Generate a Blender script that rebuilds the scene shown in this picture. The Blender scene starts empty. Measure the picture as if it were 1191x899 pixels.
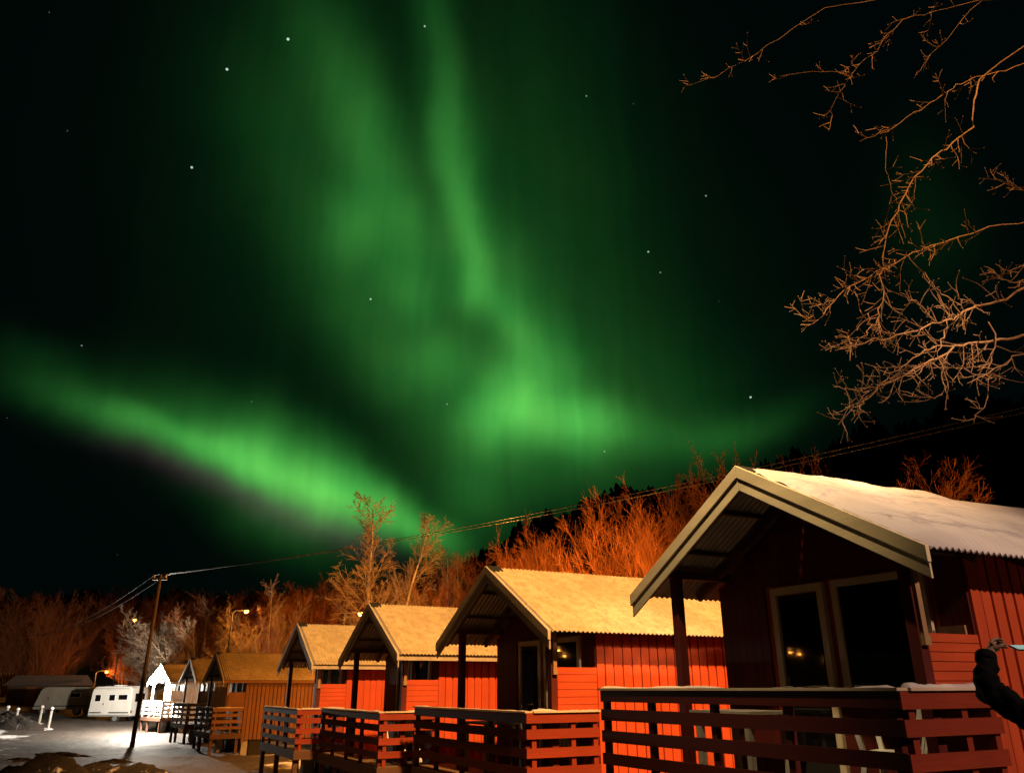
import bpy, math, random
import numpy as np
from mathutils import Vector, Matrix

scene = bpy.context.scene
col = scene.collection
RAD = math.radians

# ------------------------------------------------------------------ camera
EYE = 1.6
pitch, roll = RAD(20.9137), RAD(0.21848)
cp, sp, cr, sr = math.cos(pitch), math.sin(pitch), math.cos(roll), math.sin(roll)
Rv, Uv, Fv = Vector((cr, sp*sr, -cp*sr)), Vector((sr, -sp*cr, cp*cr)), Vector((0, cp, sp))
cam_data = bpy.data.cameras.new('camera')
cam = bpy.data.objects.new('camera', cam_data)
col.objects.link(cam)
mw = Matrix((( Rv.x, Uv.x, -Fv.x, 0), (Rv.y, Uv.y, -Fv.y, 0), (Rv.z, Uv.z, -Fv.z, EYE), (0, 0, 0, 1)))
cam.matrix_world = mw
cam_data.sensor_fit = 'HORIZONTAL'
cam_data.sensor_width = 36.0
cam_data.lens = 36.0*916.35/1191.0
cam_data.clip_start = 0.05
cam_data.clip_end = 3000
scene.camera = cam

# ------------------------------------------------------------------ view
scene.view_settings.view_transform = 'Standard'
scene.view_settings.look = 'None'
scene.view_settings.exposure = 0.0
scene.view_settings.gamma = 1.0
scene.view_settings.use_curve_mapping = False
scene.cycles.max_bounces = 4
scene.cycles.diffuse_bounces = 2
scene.cycles.glossy_bounces = 2
scene.cycles.sample_clamp_indirect = 4.0
scene.cycles.use_denoising = True

# ------------------------------------------------------------------ world: aurora as a function of azimuth and elevation
# every patch of light: azimuth, elevation, half width along, half width across, turn, radiance
AURORA = [
(-0.584, 0.31, 0.0594, 0.0208, 3.026, 0.01),
(-0.521, 0.302, 0.0636, 0.02, 2.936, 0.037),
(-0.454, 0.286, 0.0674, 0.0205, 2.864, 0.143),
(-0.388, 0.265, 0.0634, 0.021, 2.81, 0.116),
(-0.331, 0.248, 0.0581, 0.0214, 2.795, 0.318),
(-0.283, 0.231, 0.0533, 0.0216, 2.783, 0.042),
(-0.24, 0.216, 0.0509, 0.0218, 2.807, 0.345),
(-0.197, 0.202, 0.0484, 0.0219, 2.799, 0.122),
(-0.159, 0.192, 0.0426, 0.0221, 2.76, 0.117),
(-0.121, 0.181, 0.0397, 0.0207, 2.69, 0.179),
(-0.088, 0.168, 0.0334, 0.0208, 2.493, 0.078),
(-0.564, 0.338, 0.0739, 0.0238, 3.003, 0.013),
(-0.488, 0.322, 0.0727, 0.0246, 2.922, 0.014),
(-0.355, 0.278, 0.065, 0.0242, 2.809, 0.085),
(-0.302, 0.261, 0.0592, 0.0246, 2.778, 0.065),
(-0.253, 0.246, 0.0572, 0.0249, 2.767, 0.1),
(-0.204, 0.23, 0.0518, 0.0236, 2.74, 0.101),
(-0.154, 0.211, 0.046, 0.0222, 2.697, 0.077),
(-0.368, 0.302, 0.1009, 0.04, 2.821, 0.03),
(-0.282, 0.273, 0.0899, 0.038, 2.796, 0.108),
(-0.285, 0.195, 0.0877, 0.0355, 2.806, 0.057),
(0.005, 0.343, 0.0426, 0.0401, 3.141, 0.293),
(-0.061, 0.489, 0.0334, 0.0208, 1.591, 0.086),
(-0.083, 0.396, 0.0462, 0.0232, 1.402, 0.006),
(-0.14, 0.48, 0.048, 0.0321, 2.477, 0.071),
(0.034, 0.318, 0.0811, 0.0339, 3.128, 0.159),
(0.097, 0.319, 0.0515, 0.0307, 3.035, 0.205),
(-0.041, 0.323, 0.0455, 0.0369, -3.139, 0.103),
(0.052, 0.375, 0.0716, 0.0481, 2.338, 0.124),
(-0.042, 0.375, 0.058, 0.0386, -3.132, 0.048),
(0.142, 0.312, 0.0635, 0.0305, 3.018, 0.042),
(0.006, 0.452, 0.0959, 0.0622, 2.303, 0.074),
(-0.062, 0.542, 0.0601, 0.0281, 1.814, 0.109),
(-0.081, 0.609, 0.0731, 0.0306, 1.836, 0.09),
(-0.099, 0.689, 0.0833, 0.0337, 1.768, 0.08),
(-0.119, 0.764, 0.0787, 0.0349, 1.777, 0.011),
(-0.134, 0.817, 0.0621, 0.036, 1.646, 0.019),
(-0.025, 0.527, 0.0777, 0.0375, 2.114, 0.052),
(-0.039, 0.631, 0.1045, 0.0443, 2.056, 0.011),
(-0.164, 0.579, 0.0562, 0.0352, 2.559, 0.076),
(-0.224, 0.556, 0.0454, 0.0396, 2.422, 0.109),
(-0.201, 0.642, 0.0747, 0.044, 2.299, 0.09),
(-0.246, 0.705, 0.0873, 0.0471, 2.355, 0.041),
(-0.299, 0.763, 0.0859, 0.0523, 2.505, 0.021),
(-0.143, 0.528, 0.0721, 0.0419, 2.479, 0.066),
(-0.199, 0.466, 0.0945, 0.0603, 2.464, 0.054),
(-0.317, 0.627, 0.13, 0.0733, 2.305, 0.026),
(-0.101, 0.396, 0.043, 0.0398, 1.621, 0.095),
(-0.147, 0.383, 0.0639, 0.0438, 2.582, 0.033),
(-0.109, 0.319, 0.0785, 0.047, 2.353, 0.02),
(-0.062, 0.245, 0.0765, 0.0437, 1.964, 0.02),
(0.005, 0.277, 0.0959, 0.0398, 3.137, 0.039),
(0.095, 0.27, 0.0949, 0.0366, 3.115, 0.012),
(0.218, 0.29, 0.0924, 0.027, -3.068, 0.036),
(0.294, 0.296, 0.0748, 0.0235, -2.918, 0.032),
(0.189, 0.347, 0.1104, 0.0765, 2.775, 0.028),
(0.127, 0.459, 0.1259, 0.0979, 2.232, 0.009),
(0.059, 0.63, 0.2304, 0.11, 1.663, 0.011),
(0.027, 0.223, 0.1409, 0.0454, 3.133, 0.005),
(0.551, 0.497, 0.0802, 0.0533, 1.555, 0.006),
(-0.051, 0.202, 0.06, 0.0465, 1.598, 0.011),
(-0.093, 0.536, 0.3277, 0.2522, 2.295, 0.022),
(-0.034, 0.232, 0.0754, 0.0515, 3.141, 0.03),
(0.105, 0.243, 0.125, 0.0378, 3.115, 0.015),
(-0.025, 0.479, 0.0503, 0.0234, 2.148, 0.07),
(0.013, 0.421, 0.0507, 0.0279, 2.199, 0.08),
(0.005, 0.351, 0.037, 0.023, 1.564, 0.06)
]
STARS = [(-0.2503, 0.6878, 0.68138, 1.0), (-0.31684, 0.69493, 0.64551, 0.9), (-0.36375, 0.74862, 0.55431, 0.8), (-0.09867, 0.69774, 0.70953, 0.5), (-0.17524, 0.87508, 0.45114, 0.6), (0.28976, 0.899, 0.32838, 0.7), (0.16871, 0.84868, 0.50128, 0.5), (0.2335, 0.80181, 0.55007, 0.3), (0.08955, 0.75037, 0.65493, 0.2), (-0.47868, 0.80208, 0.35711, 0.15), (-0.08218, 0.93858, 0.33514, 0.2), (0.11581, 0.95394, 0.27675, 0.25), (0.18369, 0.8589, 0.47808, 0.2)]
FRINGE = [(-0.4592, 0.2594, 0.06, 0.0162, 2.8531, 0.007), (-0.3994, 0.2399, 0.0625, 0.0165, 2.8033, 0.0154), (-0.3376, 0.2186, 0.0603, 0.0168, 2.7888, 0.0224), (-0.28, 0.1997, 0.0557, 0.0171, 2.8104, 0.0252), (-0.2217, 0.1837, 0.0537, 0.0173, 2.8003, 0.021), (-0.1785, 0.1665, 0.0451, 0.0202, 2.7416, 0.014)]
world = bpy.data.worlds.new('World')
scene.world = world
world.use_nodes = True
nt = world.node_tree
nt.nodes.clear()
N, Lk = nt.nodes.new, nt.links.new
def wmath(op, a, b=None, c=None):
    n = N('ShaderNodeMath'); n.operation = op
    for i, v in enumerate((a, b, c)):
        if v is None: continue
        if isinstance(v, (int, float)): n.inputs[i].default_value = v
        else: Lk(v, n.inputs[i])
    return n.outputs[0]
tc = N('ShaderNodeTexCoord')
sep = N('ShaderNodeSeparateXYZ'); Lk(tc.outputs['Generated'], sep.inputs[0])
az = wmath('ARCTAN2', sep.outputs[0], sep.outputs[1])
el = wmath('ARCSINE', sep.outputs[2])
ae = N('ShaderNodeCombineXYZ'); Lk(az, ae.inputs[0]); Lk(el, ae.inputs[1])
wn = N('ShaderNodeTexNoise'); wn.inputs['Scale'].default_value = 6.0; wn.inputs['Detail'].default_value = 4.0
Lk(ae.outputs[0], wn.inputs['Vector'])
w1 = N('ShaderNodeVectorMath'); w1.operation = 'SUBTRACT'; Lk(wn.outputs['Color'], w1.inputs[0]); w1.inputs[1].default_value = (.5, .5, .5)
w2 = N('ShaderNodeVectorMath'); w2.operation = 'MULTIPLY'; Lk(w1.outputs[0], w2.inputs[0]); w2.inputs[1].default_value = (.055, .055, 0)
w3 = N('ShaderNodeVectorMath'); w3.operation = 'ADD'; Lk(ae.outputs[0], w3.inputs[0]); Lk(w2.outputs[0], w3.inputs[1])
acc = None
for (a, e, s1, s2, ang, amp) in AURORA:
    mp = N('ShaderNodeMapping'); mp.vector_type = 'TEXTURE'
    Lk(w3.outputs[0], mp.inputs['Vector'])
    mp.inputs['Location'].default_value = (a, e, 0)
    mp.inputs['Rotation'].default_value = (0, 0, ang)
    mp.inputs['Scale'].default_value = (s1, s2, 1)
    dt = N('ShaderNodeVectorMath'); dt.operation = 'DOT_PRODUCT'
    Lk(mp.outputs[0], dt.inputs[0]); Lk(mp.outputs[0], dt.inputs[1])
    g = wmath('POWER', 1/math.e, dt.outputs['Value'])
    acc = wmath('MULTIPLY_ADD', g, amp, acc if acc is not None else 0.0)
# faint rays along the curtains and slow clouds of brightness
rm = N('ShaderNodeMapping'); rm.inputs['Scale'].default_value = (15, 1.5, 1); rm.inputs['Rotation'].default_value = (0, 0, .12)
Lk(w3.outputs[0], rm.inputs['Vector'])
rn = N('ShaderNodeTexNoise'); rn.inputs['Scale'].default_value = 1.0; rn.inputs['Detail'].default_value = 3; Lk(rm.outputs[0], rn.inputs['Vector'])
cn = N('ShaderNodeTexNoise'); cn.inputs['Scale'].default_value = 9.0; cn.inputs['Detail'].default_value = 4; Lk(ae.outputs[0], cn.inputs['Vector'])
fm = N('ShaderNodeMapping'); fm.inputs['Scale'].default_value = (52, 3.0, 1); fm.inputs['Rotation'].default_value = (0, 0, .16)
Lk(w3.outputs[0], fm.inputs['Vector'])
fn = N('ShaderNodeTexNoise'); fn.inputs['Scale'].default_value = 1.0; fn.inputs['Detail'].default_value = 2; Lk(fm.outputs[0], fn.inputs['Vector'])
k0 = wmath('MULTIPLY_ADD', rn.outputs[0], .80, wmath('MULTIPLY_ADD', cn.outputs[0], .40, .36))
k = wmath('MULTIPLY_ADD', fn.outputs[0], .30, k0)
auro = wmath('MULTIPLY', acc, k)
# colour: mostly green, paler where it is bright
cc = N('ShaderNodeCombineColor')
fr_ = None          # rosy lower fringe of the western band
for (a, e, s1, s2, ang, amp) in FRINGE:
    mp = N('ShaderNodeMapping'); mp.vector_type = 'TEXTURE'; Lk(w3.outputs[0], mp.inputs['Vector'])
    mp.inputs['Location'].default_value = (a, e, 0); mp.inputs['Rotation'].default_value = (0, 0, ang); mp.inputs['Scale'].default_value = (s1, s2, 1)
    dt = N('ShaderNodeVectorMath'); dt.operation = 'DOT_PRODUCT'; Lk(mp.outputs[0], dt.inputs[0]); Lk(mp.outputs[0], dt.inputs[1])
    fr_ = wmath('MULTIPLY_ADD', wmath('POWER', 1/math.e, dt.outputs['Value']), amp, fr_ if fr_ is not None else .0003)
Lk(wmath('MULTIPLY_ADD', auro, wmath('MULTIPLY_ADD', cn.outputs[0], .15, wmath('MULTIPLY_ADD', auro, .10, .06)), fr_), cc.inputs[0])
Lk(wmath('ADD', auro, .0016), cc.inputs[1])
Lk(wmath('MULTIPLY_ADD', auro, .15, wmath('MULTIPLY_ADD', fr_, .7, .0014)), cc.inputs[2])
# stars
stot = None
for (x, y, z, m) in STARS:
    d = N('ShaderNodeVectorMath'); d.operation = 'DISTANCE'; Lk(tc.outputs['Generated'], d.inputs[0]); d.inputs[1].default_value = (x, y, z)
    s = wmath('MULTIPLY', wmath('LESS_THAN', d.outputs['Value'], .0008 + .0007*m), .12 + .6*m)
    stot = s if stot is None else wmath('ADD', stot, s)
# scattered faint stars
vo = N('ShaderNodeTexVoronoi'); vo.inputs['Scale'].default_value = 26.0; Lk(tc.outputs['Generated'], vo.inputs['Vector'])
vs_ = N('ShaderNodeSeparateColor'); Lk(vo.outputs['Color'], vs_.inputs[0])
faint = wmath('MULTIPLY', wmath('LESS_THAN', vo.outputs['Distance'], .024), wmath('POWER', vs_.outputs[0], 4.0))
stot = wmath('MULTIPLY_ADD', faint, .16, stot)
sc_ = N('ShaderNodeCombineColor'); 
for i, v in enumerate((.75, 1.0, .9)): Lk(wmath('MULTIPLY', stot, v), sc_.inputs[i])
add = N('ShaderNodeVectorMath'); add.operation = 'ADD'; Lk(cc.outputs[0], add.inputs[0]); Lk(sc_.outputs[0], add.inputs[1])
bg = N('ShaderNodeBackground'); Lk(add.outputs[0], bg.inputs['Color']); bg.inputs['Strength'].default_value = 1.0
wo = N('ShaderNodeOutputWorld'); Lk(bg.outputs[0], wo.inputs['Surface'])

# ------------------------------------------------------------------ lamps outside the frame: inferred site lighting and added fill spots
def lamp(name, kind, loc, color, watts, radius=.15, target=None, size=None, blend=.3):
    l = bpy.data.lights.new(name, kind); l.color = color; l.energy = watts; l.shadow_soft_size = radius
    o = bpy.data.objects.new(name, l); o.location = loc; col.objects.link(o)
    if kind == 'SPOT':
        l.spot_size = size; l.spot_blend = blend
        o.rotation_euler = (Vector(target)-Vector(loc)).to_track_quat('-Z', 'Y').to_euler()
    return o
SODIUM = (1.0, .34, .045)
lamp('site_floodlight', 'SPOT', (11.4, -11.7, 30.0), (1.0, .48, .14), 200000, .5, (-1.8, 17.5, 1.6), RAD(23), .5)
lamp('yard_light', 'SPOT', (7.2, -.3, 7.4), (1.0, .64, .47), 2900, .12, (4.4, 8.6, 1.2), RAD(54), 1.0)
lamp('wall_top_fill', 'SPOT', (7.2, -.3, 8.3), (1.0, .66, .38), 11000, .12, (2.0, 12.4, 2.0), RAD(10), 1.0)  # added narrow spot, brightens the wall top of the second cabin
lamp('gable_fill', 'SPOT', (.3, 5.2, 9.2), (1.0, .72, .36), 3200, .12, (2.3, 7.6, 4.9), RAD(43), 1.0)  # added spot to brighten the nearest cabin's bargeboards

# ------------------------------------------------------------------ helpers
def tag(o, label=None, cat=None, group=None, kind=None):
    if label: o['label'] = label
    if cat: o['category'] = cat
    if group: o['group'] = group
    if kind: o['kind'] = kind
    return o

def empty(name, loc, rz=0.0):
    o = bpy.data.objects.new(name, None)
    o.empty_display_size = .2
    o.location = loc; o.rotation_euler = (0, 0, rz)
    col.objects.link(o)
    return o

class MB:
    """collects pieces and links them as one mesh object"""
    def __init__(self): self.v = []; self.f = []; self.m = []
    def add(self, vs, fs, mi=0):
        b = len(self.v); self.v += [tuple(p) for p in vs]
        self.f += [tuple(i+b for i in f) for f in fs]; self.m += [mi]*len(fs); return self
    def box(self, x0, x1, y0, y1, z0, z1, mi=0):
        return self.add([(x0,y0,z0),(x1,y0,z0),(x1,y1,z0),(x0,y1,z0),(x0,y0,z1),(x1,y0,z1),(x1,y1,z1),(x0,y1,z1)],
            [(0,3,2,1),(4,5,6,7),(0,1,5,4),(1,2,6,5),(2,3,7,6),(3,0,4,7)], mi)
    def prism(self, poly, axis, a0, a1, mi=0):
        """polygon of 2D points extruded along an axis ('x','y','z')"""
        n = len(poly)
        def P(p, a): return (a, p[0], p[1]) if axis == 'x' else ((p[0], a, p[1]) if axis == 'y' else (p[0], p[1], a))
        vs = [P(p, a0) for p in poly]+[P(p, a1) for p in poly]
        fs = [tuple(range(n))[::-1], tuple(range(n, 2*n))]+[(i, (i+1)%n, n+(i+1)%n, n+i) for i in range(n)]
        return self.add(vs, fs, mi)
    def beam(self, p, q, w, h, up=(0,0,1), mi=0):
        p, q = Vector(p), Vector(q); d = (q-p).normalized(); s = d.cross(Vector(up)).normalized(); u = s.cross(d)
        vs = []
        for e in (p, q):
            for a, b in ((-1,-1),(1,-1),(1,1),(-1,1)): vs.append(e+s*(a*w/2)+u*(b*h/2))
        return self.add(vs, [(0,3,2,1),(4,5,6,7),(0,1,5,4),(1,2,6,5),(2,3,7,6),(3,0,4,7)], mi)
    def tube(self, pts, radii, n=8, mi=0, cap=True):
        pts = [Vector(p) for p in pts]; b = len(self.v); rings = []
        ref = Vector((.31, .17, .93))
        for i, p in enumerate(pts):
            d = (pts[min(i+1, len(pts)-1)]-pts[max(i-1, 0)]).normalized()
            s = d.cross(ref)
            if s.length < 1e-3: s = d.cross(Vector((1, 0, 0)))
            s.normalize(); t = d.cross(s); r = radii[i] if hasattr(radii, '__len__') else radii
            rings.append([p+(s*math.cos(2*math.pi*j/n)+t*math.sin(2*math.pi*j/n))*r for j in range(n)])
        vs = [v for ring in rings for v in ring]; fs = []
        for i in range(len(pts)-1):
            for j in range(n): fs.append((i*n+j, i*n+(j+1)%n, (i+1)*n+(j+1)%n, (i+1)*n+j))
        if cap: fs += [tuple(range(n))[::-1], tuple(range((len(pts)-1)*n, len(pts)*n))]
        return self.add(vs, fs, mi)
    def ball(self, c, r, n=12, sz=1.0, mi=0):
        vs = []; fs = []; c = Vector(c); m = n//2
        for i in range(m+1):
            th = math.pi*i/m
            for j in range(n): vs.append(c+Vector((r*math.sin(th)*math.cos(2*math.pi*j/n), r*math.sin(th)*math.sin(2*math.pi*j/n), r*sz*math.cos(th))))
        for i in range(m):
            for j in range(n): fs.append((i*n+j, (i+1)*n+j, (i+1)*n+(j+1)%n, i*n+(j+1)%n))
        return self.add(vs, fs, mi)
    def mesh(self, name, mats, smooth=False):
        me = bpy.data.meshes.new(name); me.from_pydata(self.v, [], self.f)
        for m in (mats if isinstance(mats, (list, tuple)) else [mats]): me.materials.append(m)
        if any(self.m): me.polygons.foreach_set('material_index', self.m)
        if smooth: me.polygons.foreach_set('use_smooth', [True]*len(self.f))
        me.update(); return me
    def build(self, name, mats, parent=None, smooth=False, loc=None, bevel=0):
        o = bpy.data.objects.new(name, self.mesh(name, mats, smooth)); col.objects.link(o)
        if parent is not None: o.parent = parent
        if loc is not None: o.location = loc
        if bevel:
            b = o.modifiers.new('bevel', 'BEVEL'); b.width = bevel; b.segments = 2; b.limit_method = 'ANGLE'
        return o

def grid_mesh(name, V, mats, parent=None, smooth=True):
    """V: array (rows, cols, 3)"""
    r, c, _ = V.shape
    idx = np.arange(r*c).reshape(r, c)
    F = np.stack([idx[:-1,:-1], idx[1:,:-1], idx[1:,1:], idx[:-1,1:]], -1).reshape(-1, 4)
    me = bpy.data.meshes.new(name); me.from_pydata(V.reshape(-1, 3).tolist(), [], F.tolist())
    for m in (mats if isinstance(mats, (list, tuple)) else [mats]): me.materials.append(m)
    if smooth: me.polygons.foreach_set('use_smooth', [True]*len(F))
    o = bpy.data.objects.new(name, me); col.objects.link(o)
    if parent is not None: o.parent = parent
    return o

# ------------------------------------------------------------------ materials
def new_mat(name):
    m = bpy.data.materials.new(name); m.use_nodes = True
    t = m.node_tree; b = t.nodes['Principled BSDF']; return m, t, b
def nd(t, typ, **kw):
    n = t.nodes.new(typ)
    for k_, v in kw.items(): setattr(n, k_, v)
    return n
def mixcol(t, fac, a, b):
    n = nd(t, 'ShaderNodeMix', data_type='RGBA')
    for s, v in ((0, fac), (6, a), (7, b)):
        if hasattr(v, 'links') or hasattr(v, 'is_linked'): t.links.new(v, n.inputs[s])
        elif s == 0: n.inputs[0].default_value = v
        else: n.inputs[s].default_value = (*v, 1)
    return n.outputs[2]
def noise(t, scale, detail=4, rough=.55, stretch=(1,1,1), space='Object'):
    c = nd(t, 'ShaderNodeTexCoord'); mp = nd(t, 'ShaderNodeMapping'); mp.inputs['Scale'].default_value = stretch
    t.links.new(c.outputs[space], mp.inputs[0])
    n = nd(t, 'ShaderNodeTexNoise'); n.inputs['Scale'].default_value = scale; n.inputs['Detail'].default_value = detail; n.inputs['Roughness'].default_value = rough
    t.links.new(mp.outputs[0], n.inputs['Vector']); return n.outputs[0]
def ramp(t, fac, lo, hi):
    n = nd(t, 'ShaderNodeMapRange'); n.inputs[1].default_value = lo; n.inputs[2].default_value = hi
    t.links.new(fac, n.inputs[0]); return n.outputs[0]
def bump(t, b, h, strength=.3, dist=.01):
    n = nd(t, 'ShaderNodeBump'); n.inputs['Strength'].default_value = strength; n.inputs['Distance'].default_value = dist
    t.links.new(h, n.inputs['Height']); t.links.new(n.outputs[0], b.inputs['Normal'])
def wood(name, c1, c2, stretch, rough=.65, worn=None, bstr=.35):
    m, t, b = new_mat(name)
    n1 = noise(t, 6, 5, .6, stretch); n2 = noise(t, 1.3, 3)
    n3 = noise(t, 22, 4, .6, tuple(s*1.0 for s in stretch))
    c = mixcol(t, ramp(t, n1, .3, .7), c1, c2)
    c = mixcol(t, ramp(t, n2, .45, .75), c, tuple(x*.62 for x in c1))
    nb = noise(t, 1.0, 1, .3, tuple(6.1 if q_ > 1 else .05 for q_ in stretch))
    c = mixcol(t, ramp(t, nb, .25, .8), c, tuple(x*.80 for x in c2))
    if worn: c = mixcol(t, ramp(t, n3, .62, .78), c, worn)
    t.links.new(c, b.inputs['Base Color']); b.inputs['Roughness'].default_value = rough; b.inputs['Specular IOR Level'].default_value = .25
    bump(t, b, n1, bstr, .006); return m
def plain(name, c, rough=.6, metal=0.0, var=.25, scale=8, spec=.4):
    m, t, b = new_mat(name)
    n1 = noise(t, scale, 4)
    t.links.new(mixcol(t, ramp(t, n1, .3, .7), c, tuple(x*(1-var) for x in c)), b.inputs['Base Color'])
    b.inputs['Roughness'].default_value = rough; b.inputs['Metallic'].default_value = metal; b.inputs['Specular IOR Level'].default_value = spec
    return m
def emit(name, c, s):
    m, t, b = new_mat(name)
    b.inputs['Base Color'].default_value = (*c, 1); b.inputs['Emission Color'].default_value = (*c, 1); b.inputs['Emission Strength'].default_value = s
    return m
def snowmat(name, c=(.78,.8,.84), c2=(.6,.6,.62), bscale=9, bstr=.5, bdist=.03, rough=.75, patch=None, plo=.5, phi=.6, pscale=2.0):
    m, t, b = new_mat(name)
    n1 = noise(t, bscale, 5, .62); n2 = noise(t, 1.1, 4)
    cc_ = mixcol(t, ramp(t, n2, .35, .65), c, c2)
    if patch: cc_ = mixcol(t, ramp(t, noise(t, pscale, 6, .62), plo, phi), cc_, patch)
    t.links.new(cc_, b.inputs['Base Color']); b.inputs['Roughness'].default_value = rough; b.inputs['Specular IOR Level'].default_value = .3
    bump(t, b, n1, bstr, bdist); return m

VERT, ALONG_X, ALONG_Y = (6,6,.6), (.6,6,6), (6,.6,6)
M = {}
M['red_v'] = wood('red_paint_upright', (.60,.085,.022), (.50,.070,.020), VERT, worn=(.34,.07,.03))
M['red_y'] = wood('red_paint_lengthwise', (.60,.085,.022), (.49,.068,.020), ALONG_Y, worn=(.32,.07,.035))
M['red_rail_shaded'] = wood('red_rail_dimmed', (.28,.036,.013), (.21,.027,.010), ALONG_Y, worn=(.22,.06,.03))  # wall red darkened: weaker light on the side rails put into the colour
M['red_x_shaded'] = wood('red_crosswise_shaded', (.11,.015,.008), (.085,.011,.007), ALONG_X)  # same red paint darkened to stand for shade on the front railings
M['red_dark'] = wood('dark_red_shade', (.115,.014,.010), (.085,.011,.008), VERT)  # red darkened for porch shade on front walls and posts; also caravan rear lamps
M['brown_v'] = wood('brown_stain', (.25,.11,.045), (.18,.08,.032), VERT)
M['brown_y'] = wood('brown_stain_lengthwise', (.24,.11,.05), (.18,.08,.035), ALONG_Y)
M['brown_dark'] = wood('dark_brown_stain', (.10,.055,.03), (.07,.04,.02), VERT)
M['grey_v'] = wood('grey_wood_upright', (.40,.36,.31), (.30,.27,.23), VERT)
M['grey_y'] = wood('grey_wood_lengthwise', (.38,.34,.29), (.28,.25,.21), ALONG_Y)
M['white_v'] = wood('white_painted_boards', (.72,.70,.66), (.62,.60,.56), VERT)
M['trim'] = wood('cream_trim_paint', (.76,.63,.41), (.62,.51,.33), ALONG_X, worn=(.30,.26,.19), bstr=.2)
M['trim_grey'] = wood('weathered_trim', (.52,.44,.34), (.40,.34,.26), ALONG_X, worn=(.2,.17,.13))
M['frame'] = wood('door_frame_paint', (.72,.60,.42), (.62,.51,.36), VERT, bstr=.15)
M['raw'] = wood('bare_wood', (.42,.27,.13), (.33,.2,.1), ALONG_Y)
M['deck'] = wood('deck_boards', (.20,.14,.09), (.13,.09,.06), ALONG_Y, worn=(.5,.5,.5))
M['skirt'] = wood('deck_skirt', (.13,.06,.035), (.09,.045,.028), ALONG_X)
M['cap'] = snowmat('frosted_rail_cap', (.62,.52,.42), (.45,.33,.24), 14, .3, .01)
M['roof_metal'] = plain('corrugated_metal', (.30,.27,.25), .5, .3, .3, 5)
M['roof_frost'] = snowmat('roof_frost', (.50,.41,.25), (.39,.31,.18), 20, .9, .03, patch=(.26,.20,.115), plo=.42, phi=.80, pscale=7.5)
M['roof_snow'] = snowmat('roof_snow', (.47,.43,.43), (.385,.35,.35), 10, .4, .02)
M['black'] = plain('black_metal', (.02,.02,.02), .5)
M['block'] = plain('concrete_block', (.36,.34,.31), .9, 0, .3, 12)
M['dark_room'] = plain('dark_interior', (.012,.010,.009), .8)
M['snow_ground'] = snowmat('ground_snow', (.74,.75,.78), (.50,.49,.48), 3.0, .7, .10, patch=(.085,.065,.05), plo=.60, phi=.66, pscale=.35)
# dark ground added near the cabins to cut light bounced off the snow
m, t, b = M['snow_ground'], M['snow_ground'].node_tree, M['snow_ground'].node_tree.nodes['Principled BSDF']
old = b.inputs['Base Color'].links[0].from_socket
gco = nd(t, 'ShaderNodeTexCoord'); gse = nd(t, 'ShaderNodeSeparateXYZ'); t.links.new(gco.outputs['Object'], gse.inputs[0])
gpo = nd(t, 'ShaderNodeMath', operation='MULTIPLY_ADD'); t.links.new(gse.outputs[1], gpo.inputs[0]); gpo.inputs[1].default_value = .531; t.links.new(gse.outputs[0], gpo.inputs[2])   # distance in front of the row of cabins
gd = nd(t, 'ShaderNodeMath', operation='ABSOLUTE'); gs = nd(t, 'ShaderNodeMath', operation='ADD'); gs.inputs[1].default_value = -2.6; t.links.new(gpo.outputs[0], gs.inputs[0]); t.links.new(gs.outputs[0], gd.inputs[0])
gn = nd(t, 'ShaderNodeMath', operation='MULTIPLY_ADD'); t.links.new(noise(t, .42, 7, .66), gn.inputs[0]); gn.inputs[1].default_value = -13.0; t.links.new(gd.outputs[0], gn.inputs[2])
low_bounce = mixcol(t, ramp(t, noise(t, 14, 4), .35, .7), (.035, .028, .024), (.075, .06, .05))
t.links.new(mixcol(t, ramp(t, gn.outputs[0], -1.2, -.2), low_bounce, old), b.inputs['Base Color'])
M['mound'] = snowmat('dirt_with_snow', (.03,.022,.016), (.018,.014,.012), 6, .9, .08, .9, patch=(.62,.6,.58), plo=.62, phi=.70, pscale=2.2)
M['hill'] = plain('dark_hillside', (.010,.011,.012), 1, 0, .4, .05, 0)
M['spruce'] = plain('dark_spruce', (.012,.018,.012), 1, 0, .4, 2, 0)
M['bark'] = plain('brown_twigs', (.25,.095,.035), .85, 0, .3, 3, .1)
M['bark_pale'] = plain('pale_twigs', (.30,.23,.16), .85, 0, .3, 3, .1)
m, t, b = new_mat('birch_bark')
nb_ = noise(t, 5, 5, .7, (1,1,3.5))
t.links.new(mixcol(t, ramp(t, nb_, .52, .62), (.62,.56,.48), (.07,.05,.04)), b.inputs['Base Color']); b.inputs['Roughness'].default_value = .8
M['birch'] = m
M['bark_near'] = plain('near_branch_bark', (.19,.105,.052), .8, 0, .45, 18, .2)
m, t, b = new_mat('window_glass')
b.inputs['Base Color'].default_value = (.004,.004,.005,1); b.inputs['Roughness'].default_value = .03; b.inputs['Specular IOR Level'].default_value = .5
M['glass'] = m
M['pole'] = wood('pole_timber', (.14,.10,.07), (.09,.065,.045), VERT)
M['wire'] = plain('wire', (.028,.025,.022), .5)
M['steel'] = plain('galvanised_steel', (.30,.30,.30), .45, .5)
M['bulb_orange'] = emit('sodium_bulb', (1.0,.42,.09), 6)
M['bulb_white'] = emit('white_bulb', (1.0,.93,.80), 260)
M['lamp_pole'] = plain('dark_lamp_pole', (.03,.03,.03), .7)
M['plastic'] = plain('white_plastic', (.72,.70,.66), .4, 0, .08)
M['caravan'] = plain('caravan_white', (.60,.58,.54), .4, 0, .12, 1.5)
M['cream'] = plain('van_cream', (.20,.175,.135), .6, 0, .3, 1.5)
M['rubber'] = plain('rubber', (.02,.02,.02), .8)
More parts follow.
